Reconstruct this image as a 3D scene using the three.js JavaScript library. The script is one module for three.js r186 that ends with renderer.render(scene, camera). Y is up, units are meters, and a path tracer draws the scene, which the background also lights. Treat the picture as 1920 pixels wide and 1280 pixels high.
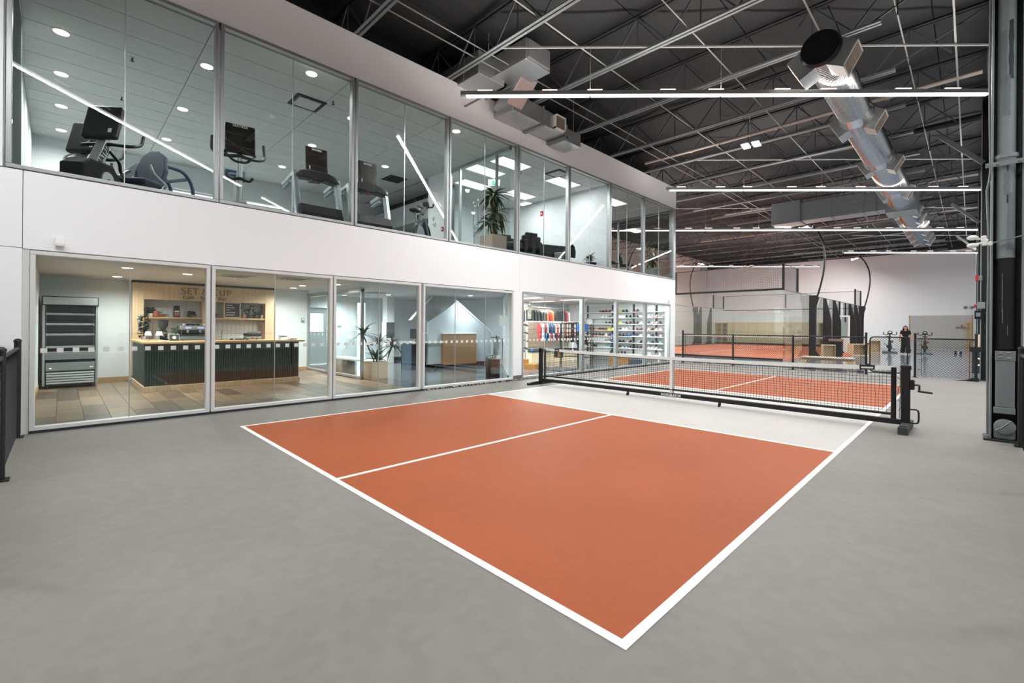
import * as THREE from 'three';
import { RoundedBoxGeometry } from 'three/addons/geometries/RoundedBoxGeometry.js';
import { mergeGeometries } from 'three/addons/utils/BufferGeometryUtils.js';
import { RectAreaLightUniformsLib } from 'three/addons/lights/RectAreaLightUniformsLib.js';
import { MarchingCubes } from 'three/addons/objects/MarchingCubes.js';
import { FontLoader } from 'three/addons/loaders/FontLoader.js';
import { TextGeometry } from 'three/addons/geometries/TextGeometry.js';

// ---------- camera, sky, exposure ----------
const scene = new THREE.Scene();
const camera = new THREE.PerspectiveCamera(2 * Math.atan(640 / 853.34) * 180 / Math.PI, 1.5, 0.05, 200);
camera.position.set(7.157, 1.421, 1.771);
camera.rotation.order = 'YXZ';
camera.rotation.set(0, 0.79037, 0.008045);
camera.setViewOffset(1920, 1280, 0, 27.9, 1920, 1280);          // the lens is shifted up a little
scene.add(camera);
scene.background = new THREE.Color(0.93, 0.97, 1.0);              // overcast daylight beyond the outer windows
scene.backgroundIntensity = 5;
const renderer = new THREE.WebGLRenderer({ antialias: true });
renderer.toneMapping = THREE.LinearToneMapping;
renderer.toneMappingExposure = 1.0;
renderer.shadowMap.enabled = true;
RectAreaLightUniformsLib.init();
const POW = { strip: 204, up: 80, down: 4.0, panel: 30, shop: 46, gym: 2.9, flood: 60, court: 800 };   // brightness of each kind of lamp

// ---------- helpers ----------
let seed = 7;
const rnd = (a = 0, b = 1) => { seed = (seed * 1664525 + 1013904223) >>> 0; return a + (b - a) * seed / 4294967296; };
const used = {};
const numbered = n => { const c = used[n] = (used[n] ?? -1) + 1; return c ? `${n}_${String(c).padStart(3, '0')}` : n; };
const V = (x, y, z) => new THREE.Vector3(x, y, z);
const PI = Math.PI;
function boxUV(g) {                                               // uv in metres, by the side a face looks to
  const p = g.attributes.position, n = g.attributes.normal, uv = new Float32Array(p.count * 2);
  for (let i = 0; i < p.count; i++) {
    const ax = Math.abs(n.getX(i)), ay = Math.abs(n.getY(i)), az = Math.abs(n.getZ(i));
    const [u, v] = ay >= ax && ay >= az ? [p.getX(i), p.getZ(i)] : ax >= az ? [p.getZ(i), p.getY(i)] : [p.getX(i), p.getY(i)];
    uv[2 * i] = u; uv[2 * i + 1] = v;
  }
  g.setAttribute('uv', new THREE.BufferAttribute(uv, 2));
  return g;
}
function join(gs) {
  gs = [gs].flat(Infinity).map(g => {
    const q = g.index ? g.toNonIndexed() : g.clone();
    for (const k of Object.keys(q.attributes)) if (!['position', 'normal', 'uv'].includes(k)) q.deleteAttribute(k);
    if (!q.attributes.uv) q.setAttribute('uv', new THREE.BufferAttribute(new Float32Array(q.attributes.position.count * 2), 2));
    return q;
  });
  return gs.length > 1 ? mergeGeometries(gs) : gs[0];
}
function part(name, gs, mat, parent, keepUV) {
  let g = join(gs);
  if (!keepUV) boxUV(g);
  const m = new THREE.Mesh(g, mat);
  m.name = parent === scene ? numbered(name) : name;
  m.castShadow = m.receiveShadow = true;
  (parent || scene).add(m);
  return m;
}
function same(name, mesh, parent, x = 0, y = 0, z = 0, ry = 0) {   // another mesh that shares geometry and material
  const m = new THREE.Mesh(mesh.geometry, mesh.material);
  m.name = name; m.castShadow = m.receiveShadow = true; m.position.set(x, y, z); m.rotation.y = ry; parent.add(m);
  return m;
}
function thing(name, label, category, [x, y, z] = [0, 0, 0], ry = 0, group) {
  const o = new THREE.Group(); o.name = numbered(name); o.position.set(x, y, z); o.rotation.y = ry;
  o.userData = { label, category }; if (group) o.userData.group = group;
  scene.add(o); return o;
}
function solo(name, gs, mat, label, category, group, pos = [0, 0, 0], ry = 0) {  // a thing that is one mesh
  const m = part(name, gs, mat, scene); m.userData = { label, category }; if (group) m.userData.group = group;
  m.position.set(...pos); m.rotation.y = ry; return m;
}
function dup(src, pos, ry, label, group) {
  const r = src.clone(); r.name = numbered(src.name.replace(/_\d{3}$/, '')); r.position.set(...pos); r.rotation.y = ry;
  r.userData = { label: label || src.userData.label, category: src.userData.category };
  if (group || src.userData.group) r.userData.group = group || src.userData.group;
  scene.add(r); return r;
}
function struct(name, gs, mat, label) {
  const o = gs ? part(name, gs, mat, scene) : new THREE.Group();
  if (!gs) { o.name = name; scene.add(o); }
  o.userData = { kind: 'structure' }; if (label) o.userData.label = label; return o;
}
const bx = (w, h, d, x = 0, y = 0, z = 0) => new THREE.BoxGeometry(w, h, d).translate(x, y, z);
const b2 = (x0, x1, y0, y1, z0, z1) => bx(Math.abs(x1 - x0), Math.abs(y1 - y0), Math.abs(z1 - z0), (x0 + x1) / 2, (y0 + y1) / 2, (z0 + z1) / 2);
const rb = (w, h, d, x = 0, y = 0, z = 0, r = .008, s = 2) => new RoundedBoxGeometry(w, h, d, s, Math.min(r, w / 2.01, h / 2.01, d / 2.01)).translate(x, y, z);
const r2 = (x0, x1, y0, y1, z0, z1, r = .008, s = 2) => rb(Math.abs(x1 - x0), Math.abs(y1 - y0), Math.abs(z1 - z0), (x0 + x1) / 2, (y0 + y1) / 2, (z0 + z1) / 2, r, s);
function cy(a, b, r, rb_ = r, seg = 10, open = false) {            // a cylinder or cone from point a to point b
  a = V(...a); b = V(...b); const d = b.clone().sub(a), L = d.length();
  const g = new THREE.CylinderGeometry(rb_, r, L, seg, 1, open); g.translate(0, L / 2, 0);
  g.applyQuaternion(new THREE.Quaternion().setFromUnitVectors(V(0, 1, 0), d.normalize()));
  return g.translate(a.x, a.y, a.z);
}
function bar(a, b, w, h = w) {                                     // a square bar from point a to point b
  a = V(...a); b = V(...b); const d = b.clone().sub(a), L = d.length(), g = new THREE.BoxGeometry(w, h, L);
  const m = new THREE.Matrix4().lookAt(a, b, Math.abs(d.y) > .98 * L ? V(1, 0, 0) : V(0, 1, 0)); g.applyMatrix4(m);
  return g.translate((a.x + b.x) / 2, (a.y + b.y) / 2, (a.z + b.z) / 2);
}
const tb = (pts, r, seg = 24, rs = 8, closed = false) => new THREE.TubeGeometry(new THREE.CatmullRomCurve3(pts.map(p => V(...p)), closed, 'catmullrom', .4), seg, r, rs, closed);
const lathe = (prof, x = 0, y = 0, z = 0, seg = 20) => new THREE.LatheGeometry(prof.map(p => new THREE.Vector2(...p)), seg).translate(x, y, z);
const ball = (r, x = 0, y = 0, z = 0, s = [1, 1, 1], a = 12, b = 9) => new THREE.SphereGeometry(r, a, b).scale(...s).translate(x, y, z);
function ext(pts, depth, bev = 0, plane = 'xy', off = 0) {          // extrude an outline: in xy along +z, in zy along +x, in xz along +y
  const s = new THREE.Shape(pts.map(p => new THREE.Vector2(...p)));
  const g = new THREE.ExtrudeGeometry(s, { depth: depth - 2 * bev, bevelEnabled: bev > 0, bevelThickness: bev, bevelSize: bev, bevelOffset: -bev, bevelSegments: 2, curveSegments: 12 });
  g.translate(0, 0, bev + off);
  if (plane === 'zy') { g.rotateY(PI / 2); g.scale(1, 1, -1); flip(g); }   // outline given as (z, y)
  if (plane === 'xz') { g.rotateX(PI / 2); g.scale(1, -1, 1); flip(g); }   // outline given as (x, z)
  return g;
}
function flip(g) {
  const i = g.index; if (i) { for (let k = 0; k < i.count; k += 3) { const a = i.getX(k); i.setX(k, i.getX(k + 1)); i.setX(k + 1, a); } g.computeVertexNormals(); return g; }
  for (const n of ['position', 'uv']) { const A = g.attributes[n]; for (let k = 0; k < A.count; k += 3) for (let c = 0; c < A.itemSize; c++) { const t = A.array[k * A.itemSize + c]; A.array[k * A.itemSize + c] = A.array[(k + 1) * A.itemSize + c]; A.array[(k + 1) * A.itemSize + c] = t; } }
  g.computeVertexNormals(); return g;
}
const rx = (g, a, x = 0, y = 0, z = 0) => g.translate(-x, -y, -z).rotateX(a).translate(x, y, z);
const rz = (g, a, x = 0, y = 0, z = 0) => g.translate(-x, -y, -z).rotateZ(a).translate(x, y, z);
const ry = (g, a, x = 0, y = 0, z = 0) => g.translate(-x, -y, -z).rotateY(a).translate(x, y, z);

// ---------- textures ----------
function tex(w, h, f, rep, srgb = true) {                          // f(x, y) in 0..1 -> [r, g, b] 0..255
  const d = new Uint8Array(w * h * 4);
  for (let j = 0; j < h; j++) for (let i = 0; i < w; i++) { const c = f(i / w, j / h), k = 4 * (j * w + i); d[k] = c[0]; d[k + 1] = c[1]; d[k + 2] = c[2]; d[k + 3] = 255; }
  const t = new THREE.DataTexture(d, w, h); t.wrapS = t.wrapT = THREE.RepeatWrapping; t.magFilter = THREE.LinearFilter;
  if (srgb) t.colorSpace = THREE.SRGBColorSpace; t.repeat.set(rep[0], rep[1]); t.needsUpdate = true; return t;
}
const hash = (i, j, s) => { let h = (i * 374761393 + j * 668265263 + s * 974634777) | 0; h = Math.imul(h ^ (h >>> 13), 1274126177); return ((h ^ (h >>> 16)) >>> 0) / 4294967296; };
function noise(x, y, n, m, s) {                                    // value noise that repeats after n by m cells
  x *= n; y *= m; const i = Math.floor(x), j = Math.floor(y), u = x - i, v = y - j, a = u * u * (3 - 2 * u), b = v * v * (3 - 2 * v);
  const q = (k, l) => hash(((k % n) + n) % n, ((l % m) + m) % m, s);
  return (q(i, j) * (1 - a) + q(i + 1, j) * a) * (1 - b) + (q(i, j + 1) * (1 - a) + q(i + 1, j + 1) * a) * b;
}
const fbm = (x, y, n, m, s) => noise(x, y, n, m, s) * .5 + noise(x, y, 2 * n, 2 * m, s + 1) * .27 + noise(x, y, 4 * n, 4 * m, s + 2) * .15 + noise(x, y, 8 * n, 8 * m, s + 3) * .08;
const clamp = (v, a = 0, b = 255) => Math.max(a, Math.min(b, v));
const mottle = (rgb, amp, n, s, rep, w = 512) => tex(w, w, (x, y) => { const k = 1 + amp * (fbm(x, y, n, n, s) - .5) + amp * .35 * (noise(x, y, 128, 128, s + 9) - .5); return rgb.map(c => clamp(c * k)); }, rep);
const grain = (rgb, amp, s, rep) => tex(512, 512, (x, y) => { const k = 1 + amp * (fbm(x, y, 40, 3, s) - .5) + amp * .5 * (noise(x + .02 * noise(x, y, 4, 4, s), y, 160, 6, s + 5) - .5); return rgb.map(c => clamp(c * k)); }, rep);
const bumpTex = (n, s, rep) => tex(512, 512, (x, y) => { const k = 255 * (.55 * noise(x, y, n, n, s) + .45 * noise(x, y, 2 * n, 2 * n, s + 1)); return [k, k, k]; }, rep, false);
const canvasTex = (w, h, draw) => { const c = document.createElement('canvas'); c.width = w; c.height = h; draw(c.getContext('2d'), w, h); const t = new THREE.CanvasTexture(c); t.colorSpace = THREE.SRGBColorSpace; return t; };

// ---------- materials ----------
const M = (color, roughness = .6, metalness = 0, more = {}) => new THREE.MeshPhysicalMaterial({ color, roughness, metalness, ...more });
const floorBump = bumpTex(200, 3, [.5, .5]);
const mat = {
  floor: M('#ffffff', .62, 0, { specularIntensity: .4, map: mottle([137, 133, 127], .13, 5, 11, [.14, .14], 1024), bumpMap: floorBump, bumpScale: .0012 }),
  orange: M('#ffffff', .6, 0, { specularIntensity: .35, map: mottle([165, 86, 49], .08, 5, 21, [.2, .2]), bumpMap: floorBump, bumpScale: .001 }),
  kitchen: M('#ffffff', .6, 0, { specularIntensity: .4, map: mottle([192, 188, 182], .07, 5, 31, [.2, .2]), bumpMap: floorBump, bumpScale: .001 }),
  line: M('#f6f6f2', .6),
  gymfloor: M('#ffffff', .08, 0, { map: mottle([150, 158, 168], .12, 6, 41, [.2, .2]) }),
  clay: M('#ffffff', .85, 0, { map: mottle([216, 120, 80], .1, 6, 51, [.2, .2]) }),
  wall: M('#f3f5f6', .75), wallwarm: M('#eae2dc', .8), wallcool: M('#dfe4e6', .8), wallgrey: M('#b9bdbd', .85), charcoal: M('#2b2f33', .8), baseboard: M('#6b675f', .7), baseoak: M('#b08d62', .6),
  black: M('#101012', .5), blackgloss: M('#0c0c0e', .28), blackmatte: M('#17181a', .85), deck: M('#303436', .75), steel: M('#7c8486', .5, .1), steelweb: M('#41474a', .55, .1), steeldark: M('#25282a', .6, .1), steelgrey: M('#7f8789', .5, .1),
  alu: M('#b9bec0', .35, .7), frame: M('#dcdddb', .45, .1), framegrey: M('#a9adad', .4, .5), chrome: M('#d7dadc', .12, 1), pipe: M('#b9b2aa', .45, .3), strut: M('#9aa09e', .45, .2),
  galv: M('#c9cccd', .24, 1, { bumpMap: bumpTex(24, 61, [1, 1]), bumpScale: .001 }), galvbox: M('#bdc1c3', .32, .8), galvdark: M('#8f9496', .42, .5),
  oak: M('#ffffff', .5, 0, { map: grain([208, 181, 147], .18, 71, [1.1, .35]) }), oakcounter: M('#ffffff', .42, 0, { map: grain([198, 158, 112], .3, 72, [1.3, .4]) }), ply: M('#ffffff', .6, 0, { map: grain([228, 208, 172], .16, 73, [1.4, .5]) }),
  tan: M('#ffffff', .7, 0, { map: grain([157, 140, 121], .12, 74, [1, .3]) }), slatwood: M('#ffffff', .5, 0, { map: grain([176, 132, 88], .3, 75, [2, .4]) }),
  green: M('#223832', .55), greendark: M('#1b2a27', .6), tilewhite: M('#cfd4d4', .3), whitegloss: M('#efefec', .3), white: M('#eeeeea', .6), paper: M('#e6e7e4', .9), silver: M('#b6bbbd', .35, .6), greyp: M('#7d8386', .5), rubber: M('#1a1b1d', .9),
  tile: M('#ffffff', .12, 0, { map: mottle([96, 100, 104], .2, 6, 81, [.6, .6]) }), ceil: M('#c9cbc8', .9), ceilcafe: M('#c6c4c1', .9), red: M('#b3202a', .45), orangep: M('#d96a2c', .5), yellow: M('#d99a2a', .5), blue: M('#2a6fc0', .5), navy: M('#26324a', .7), terracotta: M('#a45a3a', .7),
  leaf: M('#39502f', .55, 0, { side: THREE.DoubleSide }), leafdark: M('#26352a', .6, 0, { side: THREE.DoubleSide }), leafpale: M('#8fa08a', .6, 0, { side: THREE.DoubleSide }), stem: M('#6b5a42', .8), soil: M('#3a2d22', .95),
  skin: M('#c58f74', .55), hair: M('#1d1412', .7), cloth: M('#121215', .9), leather: M('#1d1f22', .45),
  glow: M('#ffffff', .6, 0, { emissive: '#fffaf2', emissiveIntensity: 5 }), glowpink: M('#fff0ee', .6, 0, { emissive: '#ffdcd8', emissiveIntensity: 1.6 }), glowpanel: M('#ffffff', .6, 0, { emissive: '#f8fcff', emissiveIntensity: 1.6 }), glowdown: M('#ffffff', .6, 0, { emissive: '#fff8ee', emissiveIntensity: 5 }), glowcool: M('#ffffff', .5, 0, { emissive: '#eef6ff', emissiveIntensity: 5 }), glowblue: M('#ffffff', .4, 0, { emissive: '#5a6cff', emissiveIntensity: 1.2 }), glowgreen: M('#0f7a52', .5, 0, { emissive: '#129a66', emissiveIntensity: .5 }),
  glass: M('#f1f7f5', 0, 0, { transmission: 1, thickness: 0, ior: 1.5 }), glassup: M('#eceeec', 0, 0, { transmission: 1, thickness: 0, ior: 1.5 }), glasspadel: M('#fafdfc', 0, 0, { transmission: 1, thickness: 0, ior: 1.35 }), glassclear: M('#f7fbfa', 0, 0, { transmission: 1, thickness: 0, ior: 1.45 }), marker: M('#dfe1de', .7), peel: M('#7d8789', .55), peeldark: M('#2a2f31', .6),
};
const font = await new FontLoader().loadAsync('fonts/droid/droid_serif_regular.typeface.json');
const fontThin = await new FontLoader().loadAsync('fonts/droid/droid_sans_regular.typeface.json');
const fontSans = await new FontLoader().loadAsync('fonts/droid/droid_sans_bold.typeface.json');
function text(str, size, depth, f = fontSans) { const g = new TextGeometry(str, { font: f, size, depth, curveSegments: 4, bevelEnabled: false }); g.computeBoundingBox(); const b = g.boundingBox; return g.translate(-(b.min.x + b.max.x) / 2, -(b.min.y + b.max.y) / 2, 0); }
const ORD = ['first', 'second', 'third', 'fourth', 'fifth', 'sixth', 'seventh', 'eighth', 'ninth', 'tenth', 'eleventh', 'twelfth'], seen = {};
const nth = k => ORD[seen[k] = (seen[k] ?? -1) + 1] || 'later';          // the next of a kind, counted from the left
const shadowed = l => { l.castShadow = true; return l; };
function area(color, inten, w, h, pos, target, name) {
  const l = new THREE.RectAreaLight(color, inten, w, h); l.position.set(...pos); l.lookAt(...target); if (name) l.name = name; scene.add(l); return l;
}
function spot(color, inten, pos, target, angle, pen = .6, rad = 2) {
  const l = shadowed(new THREE.SpotLight(color, inten, 0, angle, pen, 2)); l.position.set(...pos); l.target.position.set(...target); l.shadow.radius = rad; scene.add(l); scene.add(l.target); return l;
}
// ---------- the hall ----------
const ZN = 9, ZF = -44.4, XR = 19, XL = -11.5, FX = -1.3;          // near, far, right, left walls; the glazed front
struct('floor', [b2(FX - .02, XR, -.2, 0, ZN, -16.45)], mat.floor);
struct('floor_gym', [b2(XL, XR, -.2, 0, -16.45, ZF)], mat.gymfloor, 'glossy blue grey gym floor beyond the chain link fence');
struct('wall_far', [b2(XL - .3, XR + .3, 0, 8.2, ZF - .3, ZF)], mat.wall);
struct('wall_right', [b2(XR, XR + .3, 0, 8.2, ZN, ZF)], mat.wall);
struct('wall_near', [b2(-9.8, XR + .3, 0, 8.2, ZN, ZN + .3)], mat.wall);
struct('wall_left', [b2(XL - .3, XL, 0, 8.2, -15.9, ZF)], mat.wallwarm);
struct('trim_1', [b2(XL, XR, 7.28, 7.85, ZF, ZF + .25)], mat.steeldark, 'black steel beam along the top of the far wall');
{ // roof deck: black sheets between the joists, each sagging a little
  const deck = struct('ceiling', [b2(XL - .3, XR + .3, 8.12, 8.25, ZN + .3, ZF - .3)], mat.deck, 'black painted roof deck in long sheets with dark seams');
  const sheet = ext([[-.74, .1], [-.74, .02], [-.4, -.02], [0, -.035], [.4, -.02], [.74, .02], [.74, .1]], ZN - ZF - .1, 0).translate(0, 8.02, ZF + .05);
  let first;
  for (let x = -10.7; x < XR; x += 1.5) first ? same('deck_sheet', first, deck, x) : (first = part('deck_sheet', sheet, mat.deck, deck), first.position.x = x);
}
{ // painted court: standard size, 6.1 m by 13.41 m
  const c = thing('pickleball_court', 'orange pickleball court with white lines and pale grey kitchen zone painted on the grey floor', 'court');
  const T = .004, L = .05, W = 6.096, K = 4.572, N = 13.411, h = W / 2;
  for (const [z0, z1] of [[-L, -K], [-N + K, -N + L]]) for (const [x0, x1] of [[L, h - L / 2], [h + L / 2, W - L]]) part('service_box', b2(x0, x1, 0, T, z0, z1), mat.orange, c);
  part('kitchen_zone', b2(L, W - L, 0, T, -K - L, -N + K + L), mat.kitchen, c);
  const ln = (x0, x1, z0, z1) => part('line', b2(x0, x1, 0, T + .0005, z0, z1), mat.line, c);
  ln(0, L, 0, -N); ln(W - L, W, 0, -N); ln(L, W - L, 0, -L); ln(L, W - L, -N + L, -N);
  for (const z of [-K, -N + K + L]) ln(L, W - L, z, z - L);
  ln(h - L / 2, h + L / 2, -L, -K); ln(h - L / 2, h + L / 2, -N + K, -N + L);
}
// ---------- the two-storey glazed front ----------
{
  const D = .22;                                                   // wall thickness
  const front = struct('wall_front', null, null, 'white two storey front wall with glazing on both floors');
  const pn = (z0, z1, y0, y1, m = mat.wall) => part('panel', r2(FX - D, FX, y0, y1, z0, z1, .004), m, front);
  const G = .006;
  for (const [a, b] of [[ZN, 2.13], [2.13 - G, -6.88], [-6.88 - G, -15.9]]) { if (a !== ZN) { pn(a, b, 2.36, 3.35); pn(a, b, 6.235, 7.08); } else { pn(a, b, 0, 2.365); pn(a, b, 2.372, 3.35); pn(a, 2.3, 3.36, 6.23); pn(a, b, 6.235, 7.08); } }
  pn(-6.66, -6.98, .13, 2.36); part('pier_base', b2(FX - D, FX + .006, 0, .13, -6.655, -6.985), mat.baseboard, front);
  pn(-15.47, -15.9, .13, 2.36); part('pier_base', b2(FX - D, FX + .006, 0, .13, -15.47, -15.905), mat.baseboard, front);
  part('wall_base', b2(FX, FX + .008, 0, .13, ZN, 2.16), mat.baseboard, front);
  part('reveal', b2(FX - D, FX - .01, 3.35, 3.36, 2.3, -15.9), mat.charcoal, front);
  part('reveal', b2(FX - D, FX - .01, 6.225, 6.235, 2.3, -15.9), mat.charcoal, front);
  part('jamb', r2(FX - D, FX - .012, 0, 2.36, 2.13, 2.062, .006), mat.frame, front);
  // shadow gap with loose gravel under the lower frames
  part('gap', b2(FX - D, FX + .004, 0, .035, 2.06, -15.45), mat.charcoal, front);
  const chips = []; for (let i = 0; i < 150; i++) chips.push(ball(rnd(.008, .016), FX + rnd(.004, .02), rnd(.01, .026), rnd(-3.9, -8.4), [1, .7, 1.3], 5, 4));
  part('gravel', chips, mat.ply, front).userData = { kind: 'stuff' };
  let n = 0;
  function bay(z0, z1, y0, y1, joints, m, glass, fw, marks, label) {
    const w = struct(`window_${++n}`, null, null, label), f = (name, g) => part(name, g, m, w);
    const x0 = FX - .1, x1 = FX + .012;
    f('frame_rail', r2(x0, x1, y0, y0 + fw, z0, z1, .006)); f('frame_rail', r2(x0, x1, y1 - fw, y1, z0, z1, .006));
    f('frame_post', r2(x0, x1, y0 + fw, y1 - fw, z0, z0 - fw, .006)); f('frame_post', r2(x0, x1, y0 + fw, y1 - fw, z1, z1 + fw, .006));
    const zs = [z0 - fw, ...joints, z1 + fw];
    for (let i = 0; i + 1 < zs.length; i++) part('pane', b2(FX - .058, FX - .046, y0 + fw - .01, y1 - fw + .01, zs[i] - .002, zs[i + 1] + .002), glass, w);
    for (const j of joints) part('joint_strip', b2(FX - .06, FX - .044, y0 + fw, y1 - fw, j - .005, j + .005), mat.alu, w);
    if (marks) { let q; for (let z = marks; z > z1 + fw + .03; z -= .152) q ? same('glass_marker', q, w, 0, 0, z) : (q = part('glass_marker', b2(FX - .045, FX - .043, 1.03, 1.09, -.032, .032), mat.marker, w), q.position.z = z); }
  }
  const LO = 'lower front window with white frame and a row of square glass markers', UP = 'upper front window with slim aluminium frame';
  bay(2.06, .105, .035, 2.345, [1.074], mat.frame, mat.glass, .05, 1.932, LO); bay(.085, -1.85, .035, 2.345, [-.859], mat.frame, mat.glass, .05, -.001, LO);
  bay(-1.87, -3.8, .035, 2.345, [-2.822], mat.frame, mat.glass, .05, -1.98, LO); bay(-3.86, -6.655, .035, 2.345, [-4.78, -5.71], mat.frame, mat.glass, .05, -4.07, LO);
  bay(-6.985, -9.68, .035, 2.345, [-7.95, -8.8], mat.framegrey, mat.glassclear, .05, -7.2, LO); bay(-9.72, -11.6, .035, 2.345, [], mat.framegrey, mat.glassclear, .05, -9.85, LO);
  bay(-11.64, -13.53, .035, 2.345, [], mat.framegrey, mat.glassclear, .05, 0, LO); bay(-13.57, -15.46, .035, 2.345, [-14.3], mat.framegrey, mat.glassclear, .05, 0, LO);
  const U = [2.29, 0, -2.26, -4.53, -6.8, -8.97, -11.16, -13.37, -15.76];
  for (let i = 0; i < 8; i++) bay(U[i] - .012, U[i + 1] + .012, 3.36, 6.225, [(U[i] + U[i + 1]) / 2], mat.framegrey, mat.glassup, .05, 0, UP);
  part('corner_post', r2(FX - D, FX, 3.35, 6.235, -15.76, -15.9), mat.framegrey, front);
}
// end wall towards the padel court: solid below, glazed above; back and side walls of the building
const BX = -9.5;
struct('wall_end', [b2(BX, FX - .22, 0, 3.36, -15.9, -15.72), b2(BX, FX - .22, 6.22, 7.08, -15.9, -15.72), b2(BX, -6.5, 3.36, 6.22, -15.9, -15.72)], mat.wall);
{
  const w = struct('window_17', null, null, 'glazed end wall of the corner meeting room');
  for (const [a, b] of [[-6.5, -3.95], [-3.95, FX - .22]]) {
    part('frame_rail', b2(a, b, 3.36, 3.42, -15.86, -15.76), mat.framegrey, w); part('frame_rail', b2(a, b, 6.12, 6.22, -15.86, -15.76), mat.framegrey, w);
    part('frame_post', b2(a, a + .05, 3.42, 6.12, -15.86, -15.76), mat.framegrey, w); part('pane', b2(a + .04, b, 3.4, 6.14, -15.82, -15.808), mat.glassup, w);
  }
}
{ // back wall with gym windows above and the entrance below
  const holes = [[.9, -.3, 4.2, 5.45], [-.5, -1.62, 4.2, 5.45], [-2.5, -3.6, 4.2, 5.4]];
  const g = [b2(BX - .25, BX, 0, 4.2, 3.2, -4.25), b2(BX - .25, BX, 0, 4.2, -6.7, -15.9), b2(BX - .25, BX, 2.3, 4.2, -4.25, -6.7), b2(BX - .25, BX, 0, 2.3, -5.3, -6.3), b2(BX - .25, BX, 5.45, 7.08, 3.2, -15.9), b2(BX - .25, BX, 4.2, 5.45, 3.2, .9), b2(BX - .25, BX, 4.2, 5.45, -.3, -.5), b2(BX - .25, BX, 4.2, 5.45, -1.62, -2.5), b2(BX - .25, BX, 4.2, 5.45, -3.6, -15.9)];
  struct('wall_back', g, mat.wallcool);
  holes.forEach(([a, b, y0, y1], i) => { const w = struct(`window_${18 + i}`, null, null, 'bright daylight window in the back wall of the gym'); part('pane', b2(BX - .14, BX - .13, y0, y1, a, b), mat.glassclear, w); part('frame_rail', [b2(BX - .16, BX - .1, y0, y0 + .05, a, b), b2(BX - .16, BX - .1, y1 - .05, y1, a, b)], mat.frame, w); });
  const d = struct('door_1', null, null, 'grey entrance door with a bright square window'); d.position.set(BX, 0, 0);
  part('leaf', [b2(-.16, -.1, 0, 1.18, -4.3, -5.25), b2(-.16, -.1, 1.84, 2.05, -4.3, -5.25), b2(-.16, -.1, 1.18, 1.84, -4.3, -4.48), b2(-.16, -.1, 1.18, 1.84, -5.08, -5.25)], mat.steelgrey, d);
  part('pane', b2(-.14, -.125, 1.18, 1.84, -4.48, -5.08), mat.glassclear, d); part('door_frame', [b2(-.2, .02, 0, 2.3, -4.25, -4.3), b2(-.2, .02, 0, 2.3, -5.25, -5.3), b2(-.2, .02, 2.05, 2.3, -4.3, -5.25)], mat.frame, d);
  part('handle', tb([[-.1, .9, -5.16], [-.03, .92, -5.16], [-.03, 1.3, -5.16], [-.1, 1.32, -5.16]], .012, 12), mat.alu, d);
  const s = struct('window_21', null, null, 'tall bright sidelight beside the entrance'); part('pane', b2(BX - .14, BX - .125, .05, 2.25, -6.3, -6.7), mat.glassclear, s); part('frame_post', [b2(BX - .18, BX, 0, 2.3, -6.3, -6.34), b2(BX - .18, BX, 0, 2.3, -6.66, -6.7)], mat.frame, s);
}
struct('wall_side', [b2(BX, FX - .22, 0, 3.0, 2.12, 2.4), b2(BX, FX - .22, 3.0, 7.08, 2.32, 2.5)], mat.wallcool);
struct('roof', [b2(BX - .3, FX - .22, 6.75, 7.0, 2.4, -15.9)], mat.steeldark, 'dark flat roof of the two storey block');
struct('floor_upper', [b2(BX, FX - .22, 2.72, 3.3, 2.32, -15.72)], mat.greyp, 'upper storey floor slab');
struct('wall_attic', [b2(-2.6, -2.45, 7.0, 8.1, ZN, -15.9)], mat.blackmatte, 'black wall above the block up to the roof deck');
// ---------- ceilings inside the block ----------
function tileCeiling(name, x0, x1, z0, z1, y, dx, dz, m, label, skip = []) {
  const c = struct(name, [b2(x0, x1, y + .02, y + .05, z0, z1)], mat.greyp, label); let q = {};
  const G = .012;
  for (let x = x1, i = 0; x > x0 + .02; x -= dx) for (let z = z0; z > z1 + .02; z -= dz, i++) {
    const w = Math.min(dx, x - x0), d = Math.min(dz, z - z1); if (skip.some(s => s[0] > x - w && s[0] < x && s[1] < z && s[1] > z - d)) continue;
    const k = w.toFixed(2) + d.toFixed(2), cx = x - w / 2, cz = z - d / 2;
    if (q[k]) same('ceiling_tile', q[k], c, cx, 0, cz); else { q[k] = part('ceiling_tile', b2(-w / 2 + G / 2, w / 2 - G / 2, y, y + .02, -d / 2 + G / 2, d / 2 - G / 2), m, c); q[k].position.set(cx, 0, cz); }
  }
}
tileCeiling('ceiling_gym', BX, FX - .1, 2.32, -6.6, 6.16, .61, 2.26, mat.ceil, 'pale grey tile ceiling of the upstairs gym');
tileCeiling('ceiling_office', BX, FX - .1, -6.66, -15.7, 6.16, .61, 1.22, mat.ceil, 'white tile ceiling of the upstairs office');
struct('ceiling_cafe', [b2(BX, FX - .1, 2.5, 2.56, 2.12, -6.9)], mat.ceilcafe, 'smooth cafe and lobby ceiling');
struct('ceiling_shop', [b2(BX, FX - .1, 2.5, 2.56, -6.9, -15.7)], mat.ceilcafe, 'smooth ceiling of the sports shop');
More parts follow.
